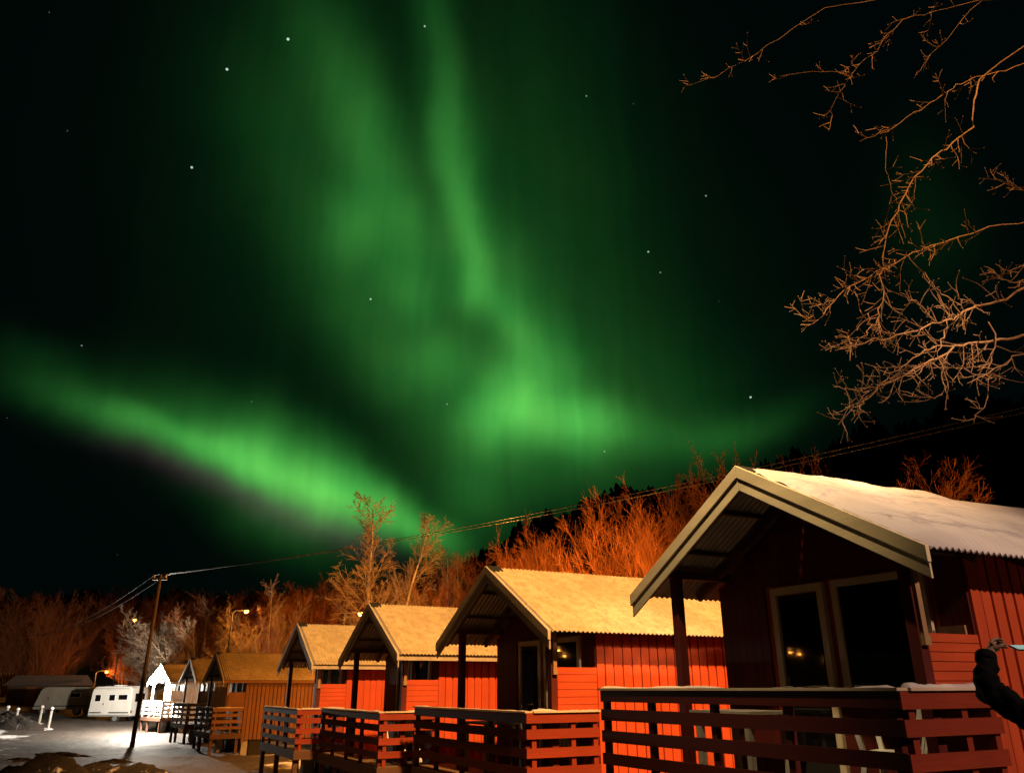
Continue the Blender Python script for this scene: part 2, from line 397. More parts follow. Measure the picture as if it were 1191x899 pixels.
M['jacket'] = plain('dark_jacket', (.012,.012,.014), .85, 0, .4, 30, .15)
M['jeans'] = plain('dark_trousers', (.015,.017,.025), .9, 0, .3, 30, .1)
M['skin'] = plain('skin', (.50,.30,.21), .55, 0, .12, 20, .3)
M['hair'] = plain('brown_hair', (.03,.02,.012), .7, 0, .4, 40)
M['screen'] = emit('phone_screen', (.45,.8,.75), .3)

# ------------------------------------------------------------------ ground and hills
def lattice(ix, iy, s=0):
    h = (ix*374761393 + iy*668265263 + s*974634777) & 0x7fffffff
    h = ((h ^ (h >> 13))*1274126177) & 0x7fffffff
    return ((h ^ (h >> 16)) & 0xffff)/65535.0
def vnoise(x, y, s=0):
    x0 = np.floor(x).astype(np.int64); y0 = np.floor(y).astype(np.int64); fx = x-x0; fy = y-y0
    fx = fx*fx*(3-2*fx); fy = fy*fy*(3-2*fy)
    L_ = lambda a, b_: lattice(a, b_, s)
    return (L_(x0,y0)*(1-fx)+L_(x0+1,y0)*fx)*(1-fy)+(L_(x0,y0+1)*(1-fx)+L_(x0+1,y0+1)*fx)*fy
def fbm(x, y, s=0, o=4):
    r = 0; a = .5
    for i in range(o): r = r+a*(vnoise(x*2**i, y*2**i, s+i)-.5); a *= .55
    return r
RK = [0, 8, 13, 18, 23, 30, 37, 47, 56, 63, 72, 86, 100, 120]
ZK = [0, -.05, -.28, -.42, -.5, -.70, -.78, -.85, -.80, -.4, -.25, .5, 2.2, 5.6]
AZK = [-math.pi, -1.2, -.671, -.564, -.46, -.334, -.185, -.082, -.028, .048, .104, .154, .224, .278, .331, .373, .426, .515, .612, .764, 1.3, math.pi]
EK = [.05, .07, .087, .09, .099, .103, .107, .134, .172, .205, .226, .238, .236, .245, .257, .27, .286, .303, .31, .30, .15, .05]
def ridge(a):
    return np.interp(a, AZK, EK)*(1+.03*np.sin(a*61)+.02*np.sin(a*143+1))
def ground_np(x, y):
    r = np.hypot(x, y); a = np.arctan2(x, y)
    z = np.interp(r, RK, ZK)
    near = np.clip((r-3)/8, 0, 1)*np.clip((140-r)/60, 0, 1)
    z = z + near*(.35*fbm(x*.11, y*.11, 3)+.20*fbm(x*.8, y*.8, 9, 4))
    far = np.clip((r-110)/240, 0, 1)**1.15
    zr = ridge(a)*350*.985
    z = z + far*(zr-5.6) + far*(1-far)*14*fbm(x*.02, y*.02, 5)
    return z
def gz(x, y): return float(ground_np(np.array([float(x)]), np.array([float(y)]))[0])
def on(x, y): return (x, y, gz(x, y))

azs = np.concatenate([np.linspace(-math.pi, -.85, 60)[:-1], np.linspace(-.85, .85, 620), np.linspace(.85, math.pi, 60)[1:]])
rs = np.concatenate([[0.02], np.geomspace(1.2, 130, 250), np.linspace(134, 350, 40), [356, 380, 460, 700]])
A_, R_ = np.meshgrid(azs, rs, indexing='ij')
X_, Y_ = R_*np.sin(A_), R_*np.cos(A_)
Z_ = ground_np(X_, Y_)
Z_[:, rs > 352] -= np.array([4, 25, 70, 150])[None, :]
nnear = int((rs <= 131).sum())
g = grid_mesh('ground', np.stack([X_, Y_, Z_], -1)[:, :nnear].transpose(1, 0, 2), M['snow_ground']); tag(g, kind='structure', label='snow covered ground of the cabin site')
h = grid_mesh('hills', np.stack([X_, Y_, Z_], -1)[:, nnear-1:].transpose(1, 0, 2), M['hill']); tag(h, kind='structure', label='dark hills behind the cabins')

# dark spruce wood along the hill crest: countless small conifers
rng = random.Random(5)
mb = MB()
for i in range(2600):
    a = rng.uniform(-.72, .75); rr = rng.choice((349, 347, 342, 335, 325, 310, 290))*rng.uniform(.985, 1.0)
    x, y = rr*math.sin(a), rr*math.cos(a); z = gz(x, y)-.5
    hgt = rng.uniform(2.0, 5.0)*(1.25 if a > .0 else .8); w = hgt*rng.uniform(.20, .30)
    n = 5; vs = []; fs = []
    for kk, (f0, wq) in enumerate(((0, .9), (.35, .75), (.36, 1.0), (.7, .45), (.71, .62), (1, .02))):
        off = rng.uniform(0, 6)
        for j in range(n):
            q = off+2*math.pi*j/n; ww = w*wq*rng.uniform(.75, 1.2)
            vs.append((x+ww*math.cos(q), y+ww*math.sin(q), z+hgt*f0))
    for kk in range(5):
        for j in range(n): fs.append((kk*n+j, kk*n+(j+1)%n, (kk+1)*n+(j+1)%n, (kk+1)*n+j))
    mb.add(vs, fs)
o = mb.build('far_spruce_wood', M['spruce']); tag(o, 'black jagged spruce wood along the hill crest', 'wood', kind='stuff')

# ------------------------------------------------------------------ cabins
EH = 2.65                       # eave above the cabin's base
WE, HA, DF = 1.9, 1.075, .25    # eave half width, rise of the ridge, front overhang
SLOPE = math.atan2(HA, WE)
def roof_z(u): return EH+HA*(1-abs(u)/WE)
def cabin(name, loc, rz, label, wall='red', length=4.6, panel_top=-.47, fascia=True, snow='roof_frost', trim='trim_grey', seed=1, thick=.025,
          left_u=-2.40, group='red cabins in a row'):
    rg = random.Random(seed)
    root = empty(name, loc, rz); tag(root, label, 'cabin', group)
    wv, wy, wx, wd = {'red': ('red_v','red_y','red_x_shaded','red_dark'), 'brown': ('brown_v','brown_y','brown_dark','brown_dark'),
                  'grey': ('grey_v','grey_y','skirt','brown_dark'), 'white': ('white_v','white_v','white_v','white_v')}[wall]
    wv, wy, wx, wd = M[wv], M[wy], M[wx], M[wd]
    V0, V1 = .77, .77+length                     # body front and back
    UW = 1.56
    zb = .42                                     # bottom of the walls
    # --- walls of the body: backing plus board-on-board cladding on the long sides and the back
    mb = MB()
    tz = roof_z(UW)-.10
    mb.box(-UW+.03, UW-.03, V0, V1-.03, zb, tz)
    mb.prism([(-UW+.03, tz+.001), (UW-.03, tz+.001), (0, roof_z(0)-.12)], 'y', V0+.002, V1-.032)
    v = V0+.145
    while v < V1-.1:
        w = .128+rg.uniform(-.006, .006); d = rg.uniform(.020, .028)
        mb.box(UW-.028, UW-.028+d, v, v+w, zb-rg.uniform(0, .03), tz-.004)
        mb.box(-UW+.028-d, -UW+.028, v, v+w, zb, tz-.004)
        v += w+.034
    u = -UW+.06
    while u < UW-.15:
        mb.box(u, u+.13, V1-.028, V1-.004, zb, roof_z(max(abs(u), abs(u+.13)))-.13); u += .165
    wo_ = mb.build('wall', wv, root)
    MB().box(UW-.027, UW+.004, V0-.004, V0+.125, zb-.1, tz-.003).build('corner_board', wv, root)
    MB().box(-UW-.004, -UW+.027, V0-.004, V0+.125, zb-.1, tz-.003).build('corner_board', wv, root)
    # front wall: upright boards in the porch shade, up to the roof
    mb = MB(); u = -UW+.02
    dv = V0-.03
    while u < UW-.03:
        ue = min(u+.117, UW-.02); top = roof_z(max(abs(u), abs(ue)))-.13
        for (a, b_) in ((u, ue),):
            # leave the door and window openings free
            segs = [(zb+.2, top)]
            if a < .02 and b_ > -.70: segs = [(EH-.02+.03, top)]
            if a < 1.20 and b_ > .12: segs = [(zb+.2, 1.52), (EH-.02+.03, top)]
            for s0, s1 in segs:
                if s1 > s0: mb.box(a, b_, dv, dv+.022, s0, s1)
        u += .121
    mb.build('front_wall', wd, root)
    # door in the front wall
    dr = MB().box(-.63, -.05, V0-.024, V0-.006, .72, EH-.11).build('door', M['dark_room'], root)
    fr = MB(); fr.box(-.70, -.625, V0-.062, V0-.002, .70, EH-.02).box(-.055, .02, V0-.062, V0-.002, .70, EH-.02).box(-.624, -.056, V0-.060, V0-.004, EH-.095, EH-.021)
    fr.build('frame', M['frame'], dr)
    MB().box(-.585, -.095, V0-.036, V0-.027, .95, EH-.16).build('pane', M['glass'], dr)
    MB().tube([(-.60, V0-.03, 1.62), (-.60, V0-.085, 1.62)], .012).tube([(-.60, V0-.085, 1.62), (-.50, V0-.085, 1.615)], .011).box(-.615, -.585, V0-.034, V0-.028, 1.50, 1.72).build('handle', M['steel'], dr)
    # wide window beside it
    wn_ = MB().box(.13, .20, V0-.062, V0-.002, 1.53, EH-.02).box(1.11, 1.18, V0-.062, V0-.002, 1.53, EH-.02).box(.201, 1.109, V0-.060, V0-.004, EH-.09, EH-.021).build('window', M['frame'], root)
    MB().box(.201, 1.109, V0-.034, V0-.026, 1.56, EH-.091).build('pane', M['glass'], wn_)
    MB().box(.10, 1.21, V0-.095, V0-.001, 1.49, 1.528).build('sill', M['frame'], wn_)
    # wind screen on the right of the porch
    ptz = EH+panel_top
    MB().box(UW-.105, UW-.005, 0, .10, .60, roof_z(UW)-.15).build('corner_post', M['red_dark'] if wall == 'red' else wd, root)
    mb = MB(); nb = 6; z0 = EH-1.06; hgt = (ptz-z0)/nb
    for i in range(nb):
        mb.box(UW-.035, UW-.012, .101, V0-.006, z0+i*hgt+.003, z0+(i+1)*hgt-.003)
    mb.box(UW-.060, UW-.036, .101, V0-.006, z0+.01, ptz-.004)
    mb.build('side_panel', wy, root)
    MB().box(UW-.002, UW+.030, .02, .075, ptz-.02, roof_z(UW)-.16).box(UW-.003, UW+.038, .012, .083, ptz-.10, ptz-.021).build('trim', M['raw'], root)
    MB().box(UW-.34, UW-.08, V0-.058, V0-.034, EH-.66, EH-.54).build('lit_strip', M['raw'], root)  # pale board standing for the lamplit strip on the recessed wall
    # porch post and beams
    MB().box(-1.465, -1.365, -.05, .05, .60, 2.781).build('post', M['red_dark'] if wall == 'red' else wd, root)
    MB().box(-1.46, -1.37, -.17, V0+.02, 2.782, 2.882).build('beam', M['skirt'], root)
    MB().box(UW-.10, UW-.01, -.17, V0-.001, roof_z(UW)-.149, roof_z(UW)-.06).build('beam', M['skirt'], root)
    # --- roof: corrugated sheet, two slopes
    VF, VB = -DF+.02, V1+.22
    p = .0755; vv = np.arange(VF, VB, p/8); corr = .011*np.cos(2*math.pi*vv/p)
    nrm = np.array([math.sin(SLOPE), math.cos(SLOPE)])
    roof = None
    for side in (1, -1):
        rows = []
        for s in np.linspace(0, 1, 5):
            uu = s*(WE+.035); zz = EH+HA*(1-uu/WE)
            rows.append(np.stack([side*(uu+corr*nrm[0]), vv, zz+corr*nrm[1]], -1))
        V_ = np.array(rows)
        if side == 1: V_ = V_[:, ::1]
        rr_ = grid_mesh('roof', V_, M['roof_metal'], root)
        roof = rr_
        # snow or frost lying on it
        rows = []; ns = 30; vv2 = np.arange(VF+.06, VB-.02, p/6); c2 = .011*np.cos(2*math.pi*vv2/p)
        for i in range(ns+1):
            s = i/ns; uu = .02+s*(WE+.028-.02); zz = EH+HA*(1-uu/WE)
            nz = fbm(vv2*1.3+seed*7, np.full_like(vv2, uu*1.3), seed, 4)
            edge = min(1, (1-s)*12, s*8+.35)
            front = np.clip((vv2-vv2[0])/.18+fbm(vv2*0+uu*4, np.full_like(vv2, uu*5.), seed+4)*1.0, .0, 1)
            lift = .005+(thick*(1+1.6*nz))*max(edge, .12)*front
            keep = max(.35, 1-thick*14*edge) if thick < .05 else max(.12, 1-edge*1.2)
            hh = lift+c2*keep
            rows.append(np.stack([side*(uu+hh*nrm[0]), vv2, zz+hh*nrm[1]], -1))
        rows.append(rows[-1]-np.array([0, 0, .004]))
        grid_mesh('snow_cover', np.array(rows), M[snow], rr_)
    cap = MB()
    cap.prism([(-.16, roof_z(.16)+.016), (0, roof_z(0)+.02), (.16, roof_z(.16)+.016), (.16, roof_z(.16)+.022), (0, roof_z(0)+.03), (-.16, roof_z(.16)+.022)], 'y', VF-.02, VF+.22)
    cap.build('ridge_cap', M['black'], root)
    # rafters, laths, rafter tails
    mb = MB()
    for side in (1, -1):
        for rv in ([-.14, .62]+[V0+.9*i+.55 for i in range(int(length/.9))]):
            a, b_ = 0.02, WE-.12
            mb.beam((side*a, rv, roof_z(a)-.085), (side*b_, rv, roof_z(b_)-.085), .05, .10, (0, 1, 0) if False else (0, 0, 1))
        for uu in (.55, 1.15):
            mb.beam((side*uu, VF+.03, roof_z(uu)-.030), (side*uu, VB-.05, roof_z(uu)-.030), .06, .03)
    mb.build('rafter', M['skirt'] if wall == 'red' else wd, root)
    if fascia:
        MB().box(WE-.03, WE-.008, VF+.01, VB-.01, EH-.125, EH-.018).build('fascia', M['trim_grey'] if wall != 'brown' else M['brown_y'], root)
    # bargeboards, two boards deep, on the front gable
    for side in (1, -1):
        mb = MB(); n2 = Vector((0, 0, 1))
        def para(u0, u1, zo0, zo1, y0, y1):
            pts = [(side*u0, roof_z(u0)+zo0), (side*u1, roof_z(u1)+zo0), (side*u1, roof_z(u1)+zo1), (side*u0, roof_z(u0)+zo1)]
            mb.prism(pts if side == 1 else pts[::-1], 'y', y0, y1)
        para(0.002, WE+.04, -.235, -.106, -DF-.002, -DF+.020)
        para(0.002, WE+.05, -.105, .022, -DF-.026, -DF+.018)
        mb.build('bargeboard', M[trim], root, bevel=.004)
    for side in (1, -1):
        mb = MB(); pts = [(side*.05, roof_z(.05)-.23), (side*(WE), roof_z(WE)-.23), (side*(WE), roof_z(WE)-.01), (side*.05, roof_z(.05)-.01)]
        mb.prism(pts if side == 1 else pts[::-1], 'y', VB-.02, VB+.005); mb.build('bargeboard', M[trim], root)
    # --- deck with railing
    u0, u1, v0 = left_u, UW+.055, -.42
    mb = MB(); vq = v0
    while vq < V0-.02:
        ve = min(vq+.118, V0-.012); mb.box(u0, u1-.07 if vq > -.2 else u1-.02, vq, ve, .645, .675); vq += .124
    mb.build('deck', M['deck'], root)
    mb = MB(); mb.box(u0, u1-.02, v0-.03, v0-.002, .47, .66).box(u1-.018, u1+.006, v0-.03, V0-.01, .47, .66).box(u0-.03, u0-.002, v0-.03, V0, .47, .66)
    for uj in np.arange(u0+.3, u1-.2, .6): mb.box(uj, uj+.05, v0, V0-.03, .48, .644)
    mb.build('skirt_board', M['skirt'], root)
    for (x, y) in ((u0+.06, v0+.06), (-.55, v0+.06), (u1-.16, v0+.06), (u0+.06, V0-.15), (-.55, V0-.2), (u1-.16, V0-.15)):
        MB().box(x-.055, x+.055, y-.055, y+.055, -.7, .645).build('deck_leg', M['skirt'], root)
    for (x, y) in ((-1.3, .95), (1.3, .95), (-1.3, V1-.2), (1.3, V1-.2), (1.3, 2.8), (.4, .2)):
        MB().box(x-.15, x+.15, y-.12, y+.12, -.7, .419).build('foundation_block', M['block'], root)
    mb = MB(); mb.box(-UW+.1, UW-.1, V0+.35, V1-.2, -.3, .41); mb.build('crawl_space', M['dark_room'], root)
    rt = EH-1.035                                # top of the railing
    rows = ((rt-.025-.125, rt-.025), (rt-.345, rt-.225), (rt-.575, rt-.455), (rt-.80, rt-.685))
    def tilt(): return rg.uniform(-.004, .004)
    rail = MB()
    for (a, b_) in rows:
        q = tilt(); rail.box(u0, u1+.0, v0-.028, v0-.004, a+q, b_+q)
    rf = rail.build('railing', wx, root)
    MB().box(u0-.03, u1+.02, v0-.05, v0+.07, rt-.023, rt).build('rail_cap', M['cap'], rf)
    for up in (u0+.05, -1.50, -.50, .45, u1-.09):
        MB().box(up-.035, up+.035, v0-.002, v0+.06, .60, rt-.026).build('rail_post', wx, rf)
    rail = MB()
    for (a, b_) in rows:
        q = tilt(); rail.box(u1+.002, u1+.026, v0-.028, V0-.05, a+q, b_+q)
    wr_ = M['red_rail_shaded'] if wall == 'red' else wy
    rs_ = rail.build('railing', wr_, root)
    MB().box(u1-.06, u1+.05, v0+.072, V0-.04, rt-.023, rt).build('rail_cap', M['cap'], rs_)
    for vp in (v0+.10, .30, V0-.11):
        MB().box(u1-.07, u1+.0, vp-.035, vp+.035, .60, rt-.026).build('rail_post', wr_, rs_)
    # snow lying on the rail caps
    for nm_, par, (xa, ya), (xb, yb), wd_ in (('f', rf, (u0, v0+.01), (u1-.05, v0+.01), .05), ('r', rs_, (u1-.005, v0+.08), (u1-.005, V0-.05), .045)):
        n_ = 60; tt = np.linspace(0, 1, n_); X_l = xa+(xb-xa)*tt; Y_l = ya+(yb-ya)*tt
        q_ = vnoise(tt*(9 if nm_ == 'f' else 4)+seed*5.3, tt*0+seed, 2)*.7+vnoise(tt*30+seed, tt*0, 4)*.3
        hh_ = np.clip(q_-(.45 if nm_ == 'f' else .20), 0, 1)*(.055 if nm_ == 'f' else .05); hh_[0] = hh_[-1] = 0
        rws = []
        for cx_, fz in ((-1, -.002), (-.85, .7), (-.3, 1), (.3, 1), (.85, .7), (1, -.002)):
            ox, oy = (0, cx_*wd_) if nm_ == 'f' else (cx_*wd_, 0)
            rws.append(np.stack([X_l+ox, Y_l+oy, rt-.001+np.where(hh_ > 0, hh_*fz, -.004)], -1))
        grid_mesh('snow_strip', np.array(rws), M['roof_snow'], par)
    return root

def place(c): return (c[0], c[1], c[2]+EYE-EH)
cab_pos = [((2.530, 7.988, 1.027), -62.39), ((-.204, 13.042, .742), -61.76), ((-2.878, 17.652, .626), -61.84), ((-5.659, 22.534, .58), -62.11),
           ((-12.28, 35.09, .35), -58.3), ((-16.3, 42.75, .39), -56.9), ((-21.72, 52.14, .39), -47.2)]
CP = [(place(p), RAD(a)) for p, a in cab_pos]
G1 = 'holiday cabins standing in a row'
cabin('cabin', *CP[0], 'large red cabin nearest the camera with cream bargeboards and thick snow on its roof', panel_top=-.62, fascia=False, snow='roof_snow', trim='trim', seed=3, thick=.07, group=G1)
cabin('cabin', *CP[1], 'red cabin second from the camera, frosted roof, lamps mirrored in its porch window', fascia=False, seed=8, group=G1)
cabin('cabin', *CP[2], 'red cabin third from the camera with a long grey fascia board under its eave', seed=12, group=G1)
cabin('cabin', *CP[3], 'small red cabin farthest along the red ones, next to the brown cabin', seed=21, group=G1, thick=.012)
cabin('cabin', *CP[4], 'brown boarded cabin with orange lit roof between the red cabins and the pole', 'brown', seed=31, group=G1, length=5.6, left_u=-1.65)
cabin('cabin', *CP[5], 'greyish wooden cabin between the brown cabin and the floodlit one', 'grey', seed=41, group=G1, left_u=-1.65)
cabin('cabin', *CP[6], 'farthest cabin, its white gable glaring under a bright lamp', 'white', seed=51, group=G1, trim='white_v', left_u=-1.65)
def in_cabin(i, u, v, w=0):
    (x, y, z), a = CP[i]; return (x+u*math.cos(a)-v*math.sin(a), y+u*math.sin(a)+v*math.cos(a), z+w)

# ------------------------------------------------------------------ bare winter trees
def rot_about(d, axis, ang): return Matrix.Rotation(ang, 3, axis) @ d
def perp(d, rg):
    a = Vector((rg.uniform(-1,1), rg.uniform(-1,1), rg.uniform(-1,1))); s = d.cross(a)
    return s.normalized() if s.length > 1e-4 else Vector((1,0,0))
def line(p, d, length, n, r0, r1, rg, wob=.12, trop=0.0):
    pts = [p.copy()]; rad = [r0]; d = d.normalized()
    for i in range(n):
        d = (d+Vector((rg.gauss(0, wob), rg.gauss(0, wob), rg.gauss(0, wob)*.7+trop))).normalized()
        pts.append(pts[-1]+d*(length/n)); rad.append(r0+(r1-r0)*(i+1)/n)
    return pts, rad, d
def along(pts, f):
    x = f*(len(pts)-1); i = min(int(x), len(pts)-2); t = x-i
    return pts[i].lerp(pts[i+1], t), (pts[i+1]-pts[i]).normalized()
def branchify(mb, pts, r, length, depth, rg, spec, taper=.75):
    """side shoots along a limb"""
    nmin, start, ang, ratio, trop, wob = spec[0]
    for q in range(nmin):
        f = start+(1-start)*(q+rg.random())/nmin
        p, d = along(pts, min(f, .995))
        dd = rot_about(d, perp(d, rg), RAD(rg.uniform(ang*.7, ang*1.3)))
        L2 = length*ratio*(1.15-taper*f)*rg.uniform(.6, 1.25)
        last = len(spec) == 1
        r2 = .0062 if last else max(r*.42*(1-.55*f), .0085)
        n = 5 if len(spec) > 1 else 2
        p2, rad2, _ = line(p, dd, L2, n, r2, .0045 if last else .0065, rg, wob, trop)
        mb.tube(p2, rad2, 4 if len(spec) > 2 else 3, cap=False)
        if not last: branchify(mb, p2, r2, L2, depth+1, rg, spec[1:], taper)
def proto_tree(kind, seed):
    """returns trunk mesh and crown mesh of a tree about 10 m tall"""
    rg = random.Random(seed); tr, cr_ = MB(), MB()
    if kind == 'birch':
        pts, rad, _ = line(Vector((0,0,-.4)), Vector((rg.uniform(-.03,.03), rg.uniform(-.03,.03), 1)), 9.6, 14, .105, .018, rg, .028, .01)
        tr.tube(pts, rad, 8)
        branchify(cr_, pts, .07, 3.0, 0, rg, [(34, .36, 40, .85, .05, .09), (11, .12, 42, .45, -.01, .12), (8, .12, 38, .55, -.06, .10)])
        mats = (M['birch'], M['bark_pale'])
    elif kind == 'many_stemmed':
        for q in range(17):
            a = 2*math.pi*(q+rg.random()*.6)/17; sp_ = rg.uniform(.03, .42)
            pts, rad, _ = line(Vector((.3*math.cos(a), .3*math.sin(a), -.3)), Vector((sp_*math.cos(a), sp_*math.sin(a), 1)), rg.uniform(6.2, 7.8)*(1-.3*sp_), 10, .055, .010, rg, .05, .012)
            tr.tube(pts, rad, 6)
            branchify(cr_, pts, .040, 2.7, 0, rg, [(13, .25, 34, .80, .05, .08), (8, .1, 38, .48, .04, .09), (7, .12, 34, .58, .03, .07)], .30)
        mats = (M['bark'], M['bark'])
    elif kind == 'spreading':
        pts, rad, d = line(Vector((0,0,-.4)), Vector((0, 0, 1)), 3.4, 6, .17, .12, rg, .06, 0)
        tr.tube(pts, rad, 8)
        for q in range(10):
            a = 2*math.pi*q/10+rg.random()*.5; p, _ = along(pts, rg.uniform(.5, 1))
            l2, r2, _ = line(p, Vector((math.cos(a), math.sin(a), rg.uniform(.5, 2.1))), rg.uniform(4.4, 6.4), 8, .075, .015, rg, .10, .03)
            tr.tube(l2, r2, 6)
            branchify(cr_, l2, .055, 3.2, 0, rg, [(16, .12, 38, .72, .05, .10), (9, .1, 40, .45, .02, .12), (6, .12, 36, .55, 0, .10)])
        mats = (M['bark_pale'], M['bark_pale'])
    elif kind == 'alder':
        for q in range(3):
            pts, rad, _ = line(Vector((.2*math.cos(q*2.1), .2*math.sin(q*2.1), -.3)), Vector((.11*math.cos(q*2.1), .11*math.sin(q*2.1), 1)), rg.uniform(8, 9.8), 12, .08, .014, rg, .05, .01)
            tr.tube(pts, rad, 6)
            branchify(cr_, pts, .055, 3.0, 0, rg, [(28, .15, 40, .8, .06, .09), (11, .1, 38, .45, .04, .10), (8, .12, 34, .5, .02, .09)], .5)
        mats = (M['bark'], M['bark'])
    elif kind == 'shrub':
        for q in range(20):
            a = 2*math.pi*rg.random(); sp_ = rg.uniform(.05, .6)
            pts, rad, _ = line(Vector((.5*math.cos(a), .5*math.sin(a), -.2)), Vector((sp_*math.cos(a), sp_*math.sin(a), 1)), rg.uniform(6, 10), 7, .045, .010, rg, .06, .01)
            (tr if q < 5 else cr_).tube(pts, rad, 5)
            branchify(cr_, pts, .035, 2.8, 0, rg, [(14, .1, 32, .7, .05, .09), (9, .1, 36, .5, .04, .10), (4, .12, 30, .5, .02, .08)], .45)
        mats = (M['bark'], M['bark'])
    top = max(v[2] for v in tr.v+cr_.v)
    for m_ in (tr, cr_): m_.v = [(v[0]*10/top, v[1]*10/top, v[2]*10/top if v[2] > 0 else v[2]) for v in m_.v]
    return tr.mesh('trunk', mats[0], True), cr_.mesh('crown', mats[1])
PROTO = {}
for kind, n in (('birch', 2), ('many_stemmed', 2), ('spreading', 2), ('alder', 2), ('shrub', 2)):
    PROTO[kind] = [proto_tree(kind, 100*i+len(kind)) for i in range(n)]
def tree(name, kind, which, x, y, height, label, group=None, rz=None, lean=0, width=1.0, zoff=0):
    tm, cm = PROTO[kind][which % len(PROTO[kind])]
    z = gz(x, y)+zoff
    root = empty(name, (x, y, z), rz if rz is not None else (x*7.3+y*3.1) % 6.28)
    s = height/10.0; root.scale = (s*width, s*width, s); root.rotation_euler[1] = lean
    for nm, me in (('trunk', tm), ('crown', cm)):
        c = bpy.data.objects.new(nm, me); col.objects.link(c); c.parent = root
    tag(root, label, 'tree', group); return root
def ray_xy(px, dist):
    """ground position at a bearing given as a picture column, for laying out the wood"""
    a = math.atan2((px-595.5)/916.35, 1/1.07); return dist*math.sin(a), dist*math.cos(a)
WOOD = 'bare trees of the wood behind the cabins'
tree('birch_tree', 'birch', 0, -7.16, 43.00, 11.89-gz(-7.16, 43.00), 'tall white stemmed birch, left one of the pair of birches above the third red cabin', width=1.15)
tree('birch_tree', 'birch', 1, -6.52, 44.00, 11.23-gz(-6.52, 44.00), 'tall leaning birch, right one of the pair above the third red cabin', width=1.10)
tree('birch_tree', 'birch', 0, -4.03, 52.00, 10.46-gz(-4.03, 52.00), 'slim birch left of the second cabin gable, seen against the aurora', width=0.90)
tree('birch_tree', 'birch', 1, -3.31, 50.00, 9.42-gz(-3.31, 50.00), 'slim pale stemmed birch just left of the second cabin gable', width=0.80)
tree('bare_tree', 'many_stemmed', 1, 1.36, 40.00, 9.97-gz(1.36, 40.00), 'upright orange lit bare tree above the ridge of the second cabin', width=0.62)
tree('bare_tree', 'many_stemmed', 0, 5.71, 36.00, 10.74-gz(5.71, 36.00), 'round crowned orange lit many stemmed tree left of the nearest cabin', width=0.78)
tree('bare_tree', 'alder', 0, 4.39, 46.00, 7.64-gz(4.39, 46.00), 'low dim tree between the upright one and the round crowned one', width=0.55)
tree('bare_tree', 'alder', 1, -1.22, 48.00, 9.56-gz(-1.22, 48.00), 'orange brown tree directly behind the gable of the second cabin', width=0.60)
tree('bare_tree', 'shrub', 0, 3.02, 44.00, 7.20-gz(3.02, 44.00), 'low orange thicket right of the upright tree', width=0.60)
tree('bare_tree', 'shrub', 1, -0.32, 46.00, 8.29-gz(-0.32, 46.00), 'low orange thicket left of the upright tree', width=0.60)
tree('bare_tree', 'alder', 0, 10.19, 40.00, 13.23-gz(10.19, 40.00), 'pale twigged tree rising behind the peak of the nearest cabin', width=0.70)
tree('bare_tree', 'alder', 1, 10.12, 46.00, 13.27-gz(10.12, 46.00), 'dim tree between the round crowned tree and the nearest cabin peak', width=0.55)
tree('bare_tree', 'shrub', 0, 14.09, 42.00, 14.29-gz(14.09, 42.00), 'dark red twigged tree right of the nearest cabin peak', width=0.60)
tree('bare_tree', 'alder', 0, 16.50, 30.00, 10.60-gz(16.50, 30.00), 'dim red tree alone behind the roof of the nearest cabin', width=1.00)
tree('bare_tree', 'spreading', 1, -23.53, 62.00, 8.31-gz(-23.53, 62.00), 'pale floodlit spreading tree behind the utility pole', width=1.25)
tree('bare_tree', 'spreading', 0, -27.82, 66.00, 7.87-gz(-27.82, 66.00), 'pale floodlit tree left of the utility pole', width=1.20)
tree('bare_tree', 'spreading', 0, -17.14, 58.00, 9.06-gz(-17.14, 58.00), 'crooked trunk lit by the street lamp beside it', width=0.75)
tree('bare_tree', 'alder', 1, -14.06, 50.00, 6.27-gz(-14.06, 50.00), 'small tree with pale stem left of the fourth red cabin', width=0.60)
tree('bare_tree', 'many_stemmed', 0, -12.39, 60.00, 10.06-gz(-12.39, 60.00), 'wide dark tree left of the birch pair', width=1.00)
tree('bare_tree', 'many_stemmed', 1, -16.16, 64.00, 10.09-gz(-16.16, 64.00), 'broad dim tree right of the crooked lamp lit trunk', width=1.00)
tree('bare_tree', 'shrub', 1, -6.41, 56.00, 9.77-gz(-6.41, 56.00), 'hazy thicket between the birch pair and the slim birches', width=0.90)
wr = random.Random(11)
for i in range(46):
    f = (i+wr.random()*.9)/46; a = -0.572+f*0.534; d = (wr.uniform(104, 118) if .14 < f < .24 else wr.uniform(88, 112)) if f < .38 else wr.uniform(64, 92)
    x, y = d*math.sin(a), d*math.cos(a)
    t_el = np.interp(f, [0, .3, .6, .8, 1], [.100, .108, .122, .135, .165])*wr.uniform(.82, 1.03)
    ztop = EYE+d*math.tan(t_el)
    kind = wr.choice(('many_stemmed', 'alder', 'shrub', 'alder', 'shrub'))
    tree('bare_tree', kind, i, x, y, ztop-gz(x, y), 'bare tree in the dim wood standing behind the row of cabins', WOOD, width=wr.uniform(.8, 1.25))
for i in range(9):
    f = (i+wr.random()*.9)/9; a = -0.099+f*0.143; d = wr.uniform(44, 58)
    x, y = d*math.sin(a), d*math.cos(a); ztop = EYE+d*math.tan(np.interp(f, [0, .5, 1], [.150, .165, .20])*wr.uniform(.8, 1.0))
    tree('bare_tree', wr.choice(('alder', 'shrub')), i, x, y, ztop-gz(x, y), 'bare tree in the dim wood standing behind the row of cabins', WOOD, width=wr.uniform(.6, .85))

